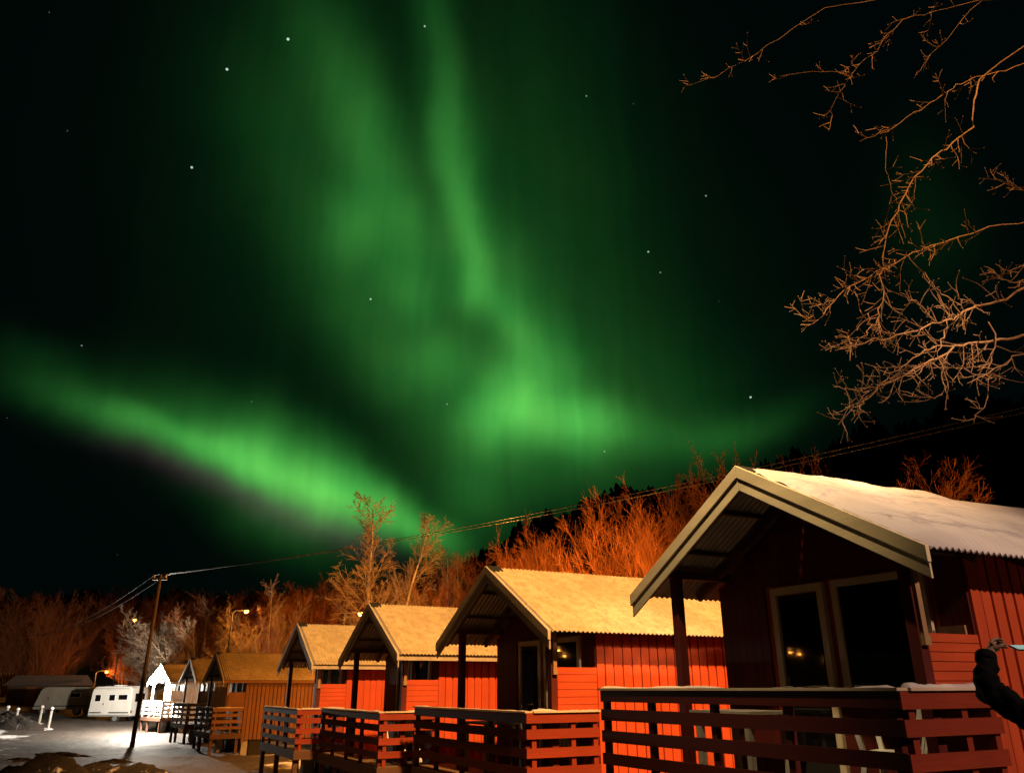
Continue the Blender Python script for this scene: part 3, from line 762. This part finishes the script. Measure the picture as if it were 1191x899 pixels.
# ------------------------------------------------------------------ street lamps in the wood and beyond the frame
def street_lamp(x, y, ztop, label, watts, rz=0.0, group='orange street lamps', bulb=.16, color=SODIUM):
    z = gz(x, y); h_ = ztop-z
    root = empty('street_lamp', (x, y, z), rz); tag(root, label, 'street lamp', group)
    MB().tube([(0,0,-.3), (0,0,h_*.5), (0,0,h_-.05)], [.075, .06, .045], 8).build('pole', M['lamp_pole'], root)
    MB().tube([(0,0,h_-.12), (.2,0,h_+.08), (.75,0,h_+.12)], .028, 6).build('arm', M['lamp_pole'], root)
    MB().prism([(.62, h_+.10), (1.12, h_+.12), (1.14, h_+.19), (.9, h_+.24), (.62, h_+.20)], 'y', -.12, .12).build('lamp_head', M['lamp_pole'], root)
    MB().ball((.9, 0, h_+.04), bulb, 12, .8).build('bulb', M['bulb_orange'], root)
    l = bpy.data.lights.new('lamp_light', 'POINT'); l.color = color; l.energy = watts; l.shadow_soft_size = .04
    o = bpy.data.objects.new('lamp_light', l); o.location = (.9, 0, h_-bulb*.8-.15); col.objects.link(o); o.parent = root
    return root
street_lamp(-35.16, 74.00, 7.43, 'orange street lamp left of the utility pole', 380, .3)
street_lamp(-19.23, 56.00, 6.55, 'orange street lamp beside the crooked trunk', 950, .3)
street_lamp(-9.30, 45.00, 5.42, 'orange street lamp above the ridge of the fourth red cabin', 900, .3)
street_lamp(-4.38, 37.00, 3.69, 'orange street lamp hidden behind the third cabin', 2200, .3)
street_lamp(-0.73, 33.00, 4.85, 'orange street lamp hidden behind the second cabin', 4600, .3)
street_lamp(3.94, 27.00, 3.91, 'orange street lamp hidden between the second and nearest cabin', 6000, .3)
street_lamp(9.85, 24.00, 5.18, 'orange street lamp hidden behind the nearest cabin', 520, .3)
street_lamp(-13.65, 52.00, 4.41, 'orange street lamp behind the fourth red cabin', 900, .3)
street_lamp(-39.83, 80.00, 3.17, 'added street lamp lighting the bank far to the left', 800, .3)  # lamp added to light the bank
street_lamp(-55.45, 25.65, 4.36, 'distant street lamp mirrored in the cabin windows', 30, 0, bulb=.10)
street_lamp(-55.56, 25.00, 4.22, 'distant street lamp mirrored in the cabin windows', 30, 0, bulb=.10)
street_lamp(-55.85, 23.00, 3.73, 'distant street lamp mirrored in the cabin windows', 30, 0, bulb=.10)
street_lamp(-51.86, 43.19, 4.87, 'distant street lamp mirrored in the cabin windows', 30, 0, bulb=.10)
street_lamp(-52.00, 42.70, 4.40, 'distant street lamp mirrored in the cabin windows', 30, 0, bulb=.10)

# ------------------------------------------------------------------ glaring lamp on the farthest gable
p = in_cabin(6, .75, -.85, 2.75)
gl = empty('gable_lamp', p, CP[6][1]); tag(gl, 'glaring white lamp under the gable of the farthest cabin', 'lamp')
MB().box(-.03, .03, .10, .575, .03, .09).build('bracket', M['steel'], gl)
MB().ball((0, 0, 0), .26, 14, 1.0).build('bulb', M['bulb_white'], gl)
l = bpy.data.lights.new('lamp_light', 'POINT'); l.color = (1.0, .90, .76); l.energy = 8000; l.shadow_soft_size = .15
o = bpy.data.objects.new('lamp_light', l); o.location = (0, -.36, -.1); col.objects.link(o); o.parent = gl

# ------------------------------------------------------------------ utility pole and the two wires
px_, py_ = -16.85, 38.4
pz = gz(px_, py_)
pr = empty('utility_pole', (px_, py_, pz)); tag(pr, 'leaning timber utility pole in the snow before the brown cabin', 'utility pole')
topz = 6.62-pz
MB().tube([(-.12,0,-.5), (-.03,0,topz*.5), (0.02,0,topz+.12)], [.105, .09, .07], 10).build('shaft', M['pole'], pr)
MB().box(-.35, .35, -.05, .05, topz-.16, topz-.06).build('crossarm', M['pole'], pr)
for sx in (-.28, .28):
    MB().tube([(sx,0,topz-.06), (sx,0,topz+.10)], [.03, .045], 8).build('insulator', M['plastic'], pr)
def wire(a, b_, sag, label):
    a, b_ = Vector(a), Vector(b_); pts = []
    for i in range(41):
        t = i/40; q = a.lerp(b_, t); q.z -= sag*4*t*(1-t); pts.append(q)
    o = MB().tube(pts, .013, 5).build('overhead_wire', M['wire']); tag(o, label, 'wire', 'overhead wires')
top = Vector((px_, py_, 6.62+.08))
E2 = Vector((21.5, 14.2, 9.3))
wire(top+Vector((-.28,0,0)), E2+Vector((-.25,-.35,-.15)), .75, 'lower of the two wires from the utility pole over the roofs')
wire(top+Vector((.28,0,0)), E2+Vector((.1,.2,.12)), .62, 'upper of the two wires from the utility pole over the roofs')
wire(top+Vector((-.28,0,0)), (-44, 74, 6.2), .9, 'wire sagging left from the pole into the dark')
wire(top+Vector((.28,0,0)), (-43.2, 74.4, 6.25), .8, 'second wire sagging left from the pole, close behind the first')

# ------------------------------------------------------------------ branches reaching in from the right
BR = [
(0.022,0.006,[(5.65,7.20,5.58),(5.22,7.15,5.38),(4.87,7.09,5.19),(4.61,7.04,5.13),(4.41,6.98,5.00),(4.26,6.93,4.92),(4.05,6.87,4.85),(3.80,6.82,4.75),(3.55,6.76,4.65),(3.36,6.71,4.60),(3.09,6.65,4.52),(2.95,6.60,4.46)]),
(0.024,0.006,[(5.56,7.20,5.07),(5.09,7.15,4.84),(4.83,7.09,4.79),(4.53,7.04,4.73),(4.29,6.98,4.66),(4.10,6.93,4.56),(3.89,6.87,4.43),(3.64,6.82,4.30),(3.39,6.76,4.17),(3.21,6.71,4.01),(3.06,6.65,3.93),(2.87,6.60,3.75)]),
(0.010,0.005,[(4.24,6.90,4.62),(4.05,6.87,4.62),(3.84,6.83,4.50),(3.64,6.80,4.38),(3.44,6.77,4.24),(3.27,6.73,4.11),(3.10,6.70,3.98)]),
(0.010,0.005,[(4.23,6.90,4.91),(4.13,6.89,4.74),(4.05,6.87,4.57),(4.03,6.86,4.39),(4.02,6.84,4.21),(3.96,6.83,4.10),(3.85,6.81,4.07),(3.73,6.80,4.14)]),
(0.010,0.005,[(4.75,7.10,5.00),(4.74,7.08,4.78),(4.65,7.07,4.55),(4.57,7.05,4.32),(4.49,7.03,4.09),(4.38,7.02,3.97),(4.31,7.00,3.89)]),
(0.010,0.005,[(5.19,7.10,4.69),(4.88,7.05,4.59),(4.70,7.00,4.45),(4.48,6.95,4.34),(4.27,6.90,4.25)]),
(0.010,0.005,[(4.44,7.00,5.01),(4.28,6.90,5.11),(4.14,6.80,5.18),(4.00,6.70,5.24)]),
(0.009,0.005,[(4.43,7.00,5.16),(4.38,6.90,5.30),(4.38,6.80,5.40)]),
(0.009,0.005,[(4.13,7.00,4.91),(4.04,6.90,5.02),(3.87,6.80,5.06),(3.70,6.70,5.10)]),
(0.009,0.005,[(3.39,7.00,4.20),(3.23,6.93,4.19),(3.10,6.87,4.20),(2.97,6.80,4.20)]),
(0.014,0.005,[(5.78,7.30,5.51),(5.47,7.28,5.60),(5.25,7.25,5.49),(5.11,7.22,5.52),(5.01,7.20,5.54)]),
(0.014,0.006,[(5.99,7.40,5.88),(5.61,7.33,5.84),(5.31,7.27,5.70),(5.13,7.20,5.58)]),
(0.020,0.008,[(6.91,7.80,9.08),(6.26,7.75,8.77),(5.88,7.70,8.61),(5.60,7.65,8.52),(5.38,7.60,8.39),(5.14,7.55,8.17),(4.87,7.50,7.96),(4.60,7.45,7.76),(4.35,7.40,7.57),(4.14,7.35,7.46),(3.92,7.30,7.32)]),
(0.010,0.006,[(4.29,7.40,7.46),(4.20,7.35,7.12),(4.15,7.30,6.86),(4.15,7.25,6.65),(4.13,7.20,6.44)]),
(0.016,0.006,[(5.76,7.70,8.56),(5.58,7.64,8.17),(5.42,7.57,7.73),(5.10,7.51,7.47),(4.80,7.45,7.23),(4.50,7.38,6.90),(4.24,7.32,6.52),(4.02,7.25,6.16),(3.87,7.19,5.76),(3.75,7.13,5.38),(3.66,7.06,5.11),(3.57,7.00,4.91)]),
(0.012,0.005,[(6.38,8.30,6.94),(5.75,8.19,6.75),(5.08,8.08,6.49),(4.64,7.96,6.28),(4.23,7.85,6.02),(3.86,7.74,5.80),(3.54,7.62,5.54),(3.27,7.51,5.25),(3.02,7.40,5.14)]),
(0.012,0.004,[(6.61,8.30,7.44),(6.31,8.20,7.28),(6.03,8.10,7.31),(5.82,8.00,7.32)]),
(0.012,0.004,[(7.66,8.80,11.01),(6.84,8.73,10.94),(6.06,8.65,10.63),(5.56,8.57,10.43),(5.05,8.50,9.80),(4.73,8.43,9.47),(4.40,8.35,9.04),(4.18,8.27,8.67),(4.07,8.20,8.33)]),
(0.008,0.004,[(4.94,8.80,9.82),(4.61,8.67,9.59),(4.12,8.53,9.44),(3.59,8.40,9.25)]),
(0.008,0.004,[(6.90,8.80,11.02),(6.34,8.70,10.35),(5.88,8.60,9.83),(5.46,8.50,9.29)]),
(0.010,0.004,[(5.63,9.20,11.45),(4.78,9.12,11.23),(3.95,9.04,10.54),(3.40,8.96,10.06),(2.94,8.88,9.71),(2.48,8.80,9.45)]),
(0.008,0.005,[(3.72,7.30,5.05),(3.58,7.20,4.94),(3.39,7.10,4.78),(3.17,7.00,4.69)])
]
nr = empty('branching_tree', on(7.1, 6.3)); tag(nr, 'bare tree whose lit branches reach into the upper right sky', 'tree')
rg = random.Random(77); base = Vector(nr.location); limb = MB(); tw = MB(); trunk = MB()
tp = [Vector((0,0,-.4)), Vector((.05,0,1.5)), Vector((-.05,.1,3.2)), Vector((-.1,.15,5)), Vector((0,.3,7)), Vector((.2,.5,9.2))]
trunk.tube(tp, [.20, .17, .14, .11, .08, .04], 10)
for bi, (r0, r1, pts) in enumerate(BR):
    high = pts[-1][2] > 5.4 and pts[0][2] > 5.6
    P = [Vector(p)-base for p in pts]
    if r0 >= .012:           # main limbs leave the trunk outside the picture
        q = min(tp[1:], key=lambda t_: abs(t_.z-(P[0].z-.6)))
        P = [q, q.lerp(P[0], .55)+Vector((0, 0, .12))]+P
    S_ = []
    for i in range(len(P)-1):
        for kk in range(3):
            t = kk/3; S_.append(P[i].lerp(P[i+1], t)+Vector((rg.gauss(0,.012), rg.gauss(0,.012), rg.gauss(0,.012))))
    S_.append(P[-1])
    n = len(S_); limb.tube(S_, [(r0+(r1-r0)*i/(n-1))*(.30 if high else .68)*rg.uniform(.85, 1.15) for i in range(n)], 6, cap=True)
    total = sum((S_[i+1]-S_[i]).length for i in range(n-1))
    low = P[-1].z+base.z < 5.2
    cnt = int(total*(9 if low else 3.2))
    for q in range(cnt):
        f = rg.uniform(.30 if r0 >= .012 else .12, .99); p, d = along(S_, f)
        dd = rot_about(d, perp(d, rg), RAD(rg.uniform(30, 65))); L2 = rg.uniform(.10, .42)*(1.2-.5*f)
        l2, rr2, dl = line(p, dd, L2, 6, .0055, .0026, rg, .15, .04)
        tw.tube(l2, rr2, 4); tw.ball(l2[-1], .0058, 6)
        for kk in range(rg.randint(1, 3)):
            p3, d3 = along(l2, rg.uniform(.3, .9)); dd3 = rot_about(d3, perp(d3, rg), RAD(rg.uniform(30, 70)))
            l3, r3, _ = line(p3, dd3, rg.uniform(.05, .16), 3, .0036, .0024, rg, .15, .03)
            tw.tube(l3, r3, 3); tw.ball(l3[-1], .0060, 6)
trunk.build('trunk', M['bark_near'], nr, True); limb.build('limb', M['bark_near'], nr, True); tw.build('twig', M['bark_near'], nr)

# ------------------------------------------------------------------ caravans, hut, posts, mounds at the far left
def rounded(profile, r, n=5):
    out = []; m_ = len(profile)
    for i, (p, rr) in enumerate(zip(profile, r)):
        p = Vector(p); a = Vector(profile[i-1]); b_ = Vector(profile[(i+1) % m_])
        if rr <= 0: out.append((p.x, p.y)); continue
        da, db = (a-p).normalized(), (b_-p).normalized(); s, e = p+da*rr, p+db*rr
        for q in range(n+1):
            t = q/n; v_ = s*(1-t)**2+p*2*t*(1-t)+e*t*t; out.append((v_.x, v_.y))
    return out
def caravan(loc, rz, label, length, mat, slant=.12, height=2.35, dark=False):
    root = empty('caravan', loc, rz); tag(root, label, 'caravan', 'parked caravans')
    L2 = length/2; W = 1.0
    prof = rounded([(-L2, .42), (L2, .42), (L2-.05, height), (-L2+slant, height)], [.12, .1, .28, .42])
    MB().prism(prof, 'y', -W, W).build('body', mat, root, bevel=.05)
    MB().box(-L2+.1, L2-.1, -W-.012, -W-.004, .62, .70).build('stripe', M['rubber'], root)
    for (x0, x1, z0, z1) in ((.55, L2-.7, 1.25, 1.6),) if dark else ((-L2+.38, -L2+.85, 1.35, 1.85), (-.15, .35, 1.40, 1.85), (.55, L2-.30, 1.45, 1.85)):
        w_ = MB().box(x0, x1, -W-.022, -W-.003, z0, z1).build('window', M['plastic'], root)
        MB().box(x0+.04, x1-.04, -W-.030, -W-.0225, z0+.04, z1-.04).build('pane', M['glass'], w_)
    d_ = MB().box(-L2+1.0, -L2+1.55, -W-.020, -W-.003, .55, 2.0).build('door', mat, root, bevel=.01)
    MB().box(-L2+1.06, -L2+1.11, -W-.045, -W-.021, 1.15, 1.28).build('handle', M['rubber'], d_)
    w_ = MB().box(L2-.045, L2-.004, -.55, .55, 1.35, 1.9).build('window', M['glass'], root)
    for sx in ((L2*.32,) if not dark else (-L2*.6, L2*.6)):
        for sy in (-W+.02, W-.2):
            wh = MB().tube([(sx, sy, .30), (sx, sy+.18, .30)], .30, 18).build('wheel', M['rubber'], root)
            MB().tube([(sx, sy-.012, .30), (sx, sy-.001, .30)], .17, 14).build('rim', M['steel'], wh)
    if not dark:
        MB().beam((-L2+.05, 0, .38), (-L2-1.0, 0, .40), .10, .08).beam((-L2-.95, 0, .40), (-L2-.95, 0, -.1), .05, .05).build('drawbar', M['steel'], root)
    if not dark: MB().box(-.35, .25, -.3, .3, height, height+.10).build('roof_hatch', M['plastic'], root)
    if not dark:          # trim rails, lamps, gutter and a patch of snow lying on the roof
        MB().box(-L2+.3, L2-.25, -W-.03, -W-.002, height-.16, height-.12).box(-L2+.02, L2-.02, -W-.02, -W-.003, .47, .53).build('trim_rail', M['steel'], root)
        for sy in (-.85, .85): MB().box(L2-.02, L2+.015, sy-.06, sy+.06, .62, .80).build('rear_lamp', M['red_dark'], root)
        mb = MB()
        for q in range(7): mb.ball((-L2+.75+q*.32, .1*math.sin(q*2.1), height-.01), .42, 10, .16)
        mb.build('roof_snow', M['roof_snow'], root, True)
    return root
x, y = -27.9, 60.0
caravan((x, y, gz(x, y)-.06), RAD(-8), 'white caravan with dark windows beside the floodlit cabin', 3.15, M['caravan'])
x, y = -34.2, 65.0
caravan((x, y, gz(x, y)-.05), RAD(4), 'dim cream van body parked left of the white caravan', 4.1, M['cream'], .5, 2.0, True)
# low hut with grey roof behind them
x, y = -40.7, 74.0
hr_ = empty('low_hut', (x, y, gz(x, y)), RAD(6)); tag(hr_, 'low dark hut with a grey pitched roof behind the cream van', 'hut')
MB().box(-2.7, 2.7, -1.6, 1.6, -.5, 1.6).build('wall', M['brown_dark'], hr_)
MB().prism([(-2.0, 1.55), (2.0, 1.55), (0, 2.4)], 'x', -3.0, 3.0).build('roof', M['roof_metal'], hr_)
MB().box(-1.2, -.4, -1.63, -1.605, -.2, 1.45).build('door', M['brown_v'], hr_)
MB().box(.8, 1.8, -1.63, -1.605, .6, 1.3).build('window', M['glass'], hr_)
# posts with snow caps
for (x, y, hh, lab) in ((-28.5, 52.5, 1.15, 'snow capped post standing nearest the white caravan'), (-30.5, 55, 1.0, 'dim snow capped post second from the white caravan'),
                   (-30.3, 52.0, 1.05, 'snow capped post third from the white caravan'), (-31.3, 52.6, 1.15, 'leftmost of the four snow capped posts')):
    z = gz(x, y); r_ = empty('marker_post', (x, y, z)); tag(r_, lab, 'post', 'snow capped posts')
    MB().tube([(0,0,-.3), (0.02,0,hh*.9)], [.085, .07], 8).build('shaft', M['grey_v'], r_)
    MB().ball((.02, 0, hh), .125, 10, .8).build('snow_cap', M['roof_snow'], r_, True)
    MB().ball((.05, -.1, -.03), .3, 12, .25).build('snow_foot', M['roof_snow'], r_, True)
# mounds of dirt under patchy snow
def mound(x, y, lx, ly, h_, rz, seed, label):
    z = gz(x, y); n1, n2 = 26, 64; rows = []
    for i in range(n1+1):
        rr = i/n1; th = np.linspace(0, 2*math.pi, n2+1)
        ux, uy = rr*np.cos(th), rr*np.sin(th)
        prof = (1-rr**2)**1.2 if rr < 1 else 0
        nz = fbm(ux*2.2+seed*3, uy*2.2+seed, seed, 5); nz2 = fbm(ux*6+seed, uy*6, seed+3, 4)
        px = ux*lx*(1+.5*fbm(np.cos(th)*1.3+seed, np.sin(th)*1.3, seed+8)); py = uy*ly*(1+.5*fbm(np.cos(th)*1.3, np.sin(th)*1.3+seed, seed+9))
        X, Y = px*math.cos(rz)-py*math.sin(rz), px*math.sin(rz)+py*math.cos(rz)
        G_ = ground_np(x+X, y+Y)-z
        rows.append(np.stack([X, Y, G_-.08+h_*np.clip(prof*(1+1.5*nz)+.35*nz2*min(1, (1-rr)*4), 0, 3)+.03*prof], -1))
    o = grid_mesh('dirt_mound', np.array(rows), M['mound']); o.location = (x, y, z)
    tag(o, label, 'mound', 'dirt mounds in the snow')
mound(-13.46, 25.00, 1.50, 0.80, 0.55, 0.10, 52, 'tall dark dirt mound with brown top in the left foreground')
mound(-12.21, 25.50, 1.70, 0.60, 0.28, -0.10, 112, 'long low dark mound right of the tall one')
mound(-10.81, 25.50, 1.20, 0.50, 0.28, 0.20, 168, 'small dark mound before the foot of the utility pole')
mound(-15.11, 26.00, 1.20, 0.60, 0.16, 0.30, 8, 'flat dark mound at the left picture edge')
mound(-17.09, 33.00, 1.50, 0.50, 0.16, 0.00, 78, 'thin dark mound behind the tall one')
mound(-13.78, 30.00, 1.30, 0.40, 0.10, 0.15, 135, 'flat dark dirt patch between the long low mound and the pole')
mound(-17.54, 31.00, 1.20, 0.40, 0.10, -0.15, 28, 'flat dark dirt patch behind the mound at the left edge')
mound(-30.92, 52.00, 3.00, 1.20, 0.70, 0.00, 6, 'dark heap beyond the posts at the left edge')

# ------------------------------------------------------------------ plastic chairs on the decks
def chair(i, u, v, rz, label):
    x, y, z = in_cabin(i, u, v, .677)
    r_ = empty('garden_chair', (x, y, z), CP[i][1]+rz); tag(r_, label, 'chair', 'white plastic chairs on the decks')
    MB().box(-.23, .23, -.22, .22, .41, .435).box(-.23, .23, -.235, -.221, .37, .434).build('seat', M['plastic'], r_)
    for sx in (-.21, .21):
        MB().beam((sx, -.19, .41), (sx*1.15, -.25, 0), .045, .045, (1,0,0)).build('leg', M['plastic'], r_)
        MB().beam((sx, .19, .41), (sx*1.12, .29, 0), .045, .045, (1,0,0)).build('leg', M['plastic'], r_)
        MB().beam((sx*1.14, -.24, .655), (sx*1.14, .26, .675), .055, .025).beam((sx*1.14, -.23, .645), (sx*1.05, -.19, .41), .04, .03, (1,0,0)).build('armrest', M['plastic'], r_)
    mb = MB()
    for q in range(5):
        xx = -.18+.09*q; mb.beam((xx, .21, .43), (xx*1.05, .33, .86), .055, .018, (1,0,0))
    mb.beam((-.23, .335, .875), (.23, .335, .875), .025, .06).build('backrest', M['plastic'], r_)
chair(0, .95, .28, RAD(-70), 'white plastic chair on the nearest deck beside the cabin corner')
chair(1, 1.02, .30, RAD(-75), 'white plastic chair behind the railing of the second cabin')
chair(2, .95, .28, RAD(-60), 'white plastic chair behind the railing of the third cabin')
# small slatted tables
def table(i, u, v, label):
    x, y, z = in_cabin(i, u, v, .677); r_ = empty('wooden_table', (x, y, z), CP[i][1]); tag(r_, label, 'table', 'wooden tables on the decks')
    mb = MB()
    for q in range(5): mb.box(-.45, .45, -.30+.12*q, -.19+.12*q, .69, .72)
    mb.build('tabletop', M['grey_y'], r_)
    for sx in (-.36, .36):
        MB().beam((sx, -.24, .69), (sx, -.24, 0), .06, .06, (1,0,0)).build('leg', M['grey_y'], r_)
        MB().beam((sx, .24, .69), (sx, .24, 0), .06, .06, (1,0,0)).build('leg', M['grey_y'], r_)
table(0, -.85, .25, 'small slatted wooden table on the nearest deck')
table(1, -.85, .25, 'small slatted wooden table on the deck of the second cabin')

# ------------------------------------------------------------------ person at the right edge, holding up a phone
def skin_body(name, mat, joints, edges, parent, root_i=0, levels=2):
    me = bpy.data.meshes.new(name); me.from_pydata([j[:3] for j in joints], edges, []); me.materials.append(mat)
    o = bpy.data.objects.new(name, me); col.objects.link(o)
    if parent is not None: o.parent = parent
    sm = o.modifiers.new('skin', 'SKIN'); sm.use_smooth_shade = True
    for i, j in enumerate(joints):
        sv = me.skin_vertices[0].data[i]; rx = j[3]; ry = j[4] if len(j) > 4 else rx
        sv.radius = (rx, ry); sv.use_root = (i == root_i)
    ss = o.modifiers.new('sub', 'SUBSURF'); ss.levels = levels; ss.render_levels = levels
    if name == 'jacket':
        ss.levels = ss.render_levels = 3
        dm = o.modifiers.new('folds', 'DISPLACE'); dm.texture = cl; dm.strength = .06; dm.mid_level = .5
    return o
gx, gy = 3.06, 4.62
pg = gz(gx, gy)
cl = bpy.data.textures.new('cloth_folds', 'CLOUDS'); cl.noise_scale = .055
per = empty('person', (gx, gy, pg)); tag(per, 'person in a dark winter jacket holding up a phone at the right edge', 'person')
def rel(p): return (p[0]-gx, p[1]-gy, p[2]-pg)
EL = rel((2.545, 4.55, 1.585)); WR = rel((2.645, 4.66, 1.765)); 
J = [(0,0,.95,.16,.13), (0,.0,1.15,.16,.125), (0,0,1.36,.185,.13), (0,.02,1.50,.09,.085), (0,.03,1.56,.065,.065), (0,.05,1.66,.085,.10), (0,.05,1.76,.085,.10),
     (-.20,0,1.43,.08), (*EL,.070), ((EL[0]+WR[0])/2,(EL[1]+WR[1])/2,(EL[2]+WR[2])/2,.062), (WR[0]-.006,WR[1]-.01,WR[2]-.02,.048),
     (.20,0,1.43,.085), (.36,.02,1.20,.065), (.14,.22,1.32,.05), (-.02,.30,1.48,.04),
     (-.10,0,.86,.105), (-.12,.02,.48,.078), (-.13,0,.10,.058), (-.13,.14,.05,.045), (.10,0,.86,.105), (.12,.02,.48,.078), (.13,0,.10,.058), (.13,.14,.05,.045)]
Ed = [(0,1),(1,2),(2,3),(3,4),(4,5),(5,6),(2,7),(7,8),(8,9),(9,10),(2,11),(11,12),(12,13),(13,14),(0,15),(15,16),(16,17),(17,18),(0,19),(19,20),(20,21),(21,22)]
skin_body('jacket', M['jacket'], J, Ed, per)
cw = Vector((WR[0]-.004, WR[1]-.008, WR[2]-.012)); cd = (Vector(WR)-Vector(EL)).normalized()
MB().tube([cw-cd*.035, cw-cd*.030, cw+cd*.012, cw+cd*.016], [.050, .055, .054, .046], 14).build('cuff', M['jacket'], per, True)
# head with face and hair (outside the frame)
hd = MB().ball((0,.05,1.69), .098, 20, 1.22); hd.ball((0,.155,1.68), .018, 8, 1.4)
for sx in (-.035, .035): hd.ball((sx,.138,1.705), .012, 8)
for sx in (-.1, .1): hd.ball((sx,.05,1.69), .022, 8, 1.5)
hd.beam((-.025,.147,1.632), (.025,.147,1.632), .008, .008)
hd.build('head', M['skin'], per, True)
MB().ball((0,.03,1.735), .108, 18, 1.05).build('hair', M['hair'], per, True)
# left hand: palm, four fingers and thumb round the phone
w_ = Vector(WR); d1 = Vector((.72, .15, .42)).normalized()
palm = w_+d1*.085
ph = w_+Vector((.245, .020, .035))               # phone centre
HJ = [(*w_, .028), (*(w_+d1*.035), .034, .022), (*palm, .036, .020)]; HE = [(0,1),(1,2)]
side = Vector((-.25, .35, .55)).normalized()
for q in range(4):
    b0 = palm+Vector((-.02+.014*q, .012*q, .020-.013*q))
    f1 = b0+Vector((.030, .022, .020)); f2 = f1+Vector((.030, .004, .002)); f3 = f2+Vector((.020, -.018, -.006))
    n = len(HJ); HJ += [(*f1, .0095), (*f2, .0088), (*f3, .0078)]; 
    HJ.insert(len(HJ)-3, (*b0, .0105)); HE += [(2, n), (n, n+1), (n+1, n+2), (n+2, n+3)]
n = len(HJ); t0 = w_+d1*.045+Vector((.010, -.022, .004))
HJ += [(*t0, .013), (*(t0+Vector((.030, -.016, .018))), .011), (*(t0+Vector((.058, -.008, .030))), .009)]; HE += [(1, n), (n, n+1), (n+1, n+2)]
skin_body('hand', M['skin'], HJ, HE, per, 0, 1)
pho = empty('phone', (ph.x+gx, ph.y+gy, ph.z+pg), RAD(8)); pho.rotation_euler[0] = RAD(-68); tag(pho, 'lit phone held sideways in the raised hand', 'phone')
MB().box(-.078, .078, -.004, .004, -.037, .037).build('case', M['black'], pho, bevel=.003)
MB().box(-.071, .071, -.0052, -.0042, -.033, .033).build('screen', M['screen'], pho)
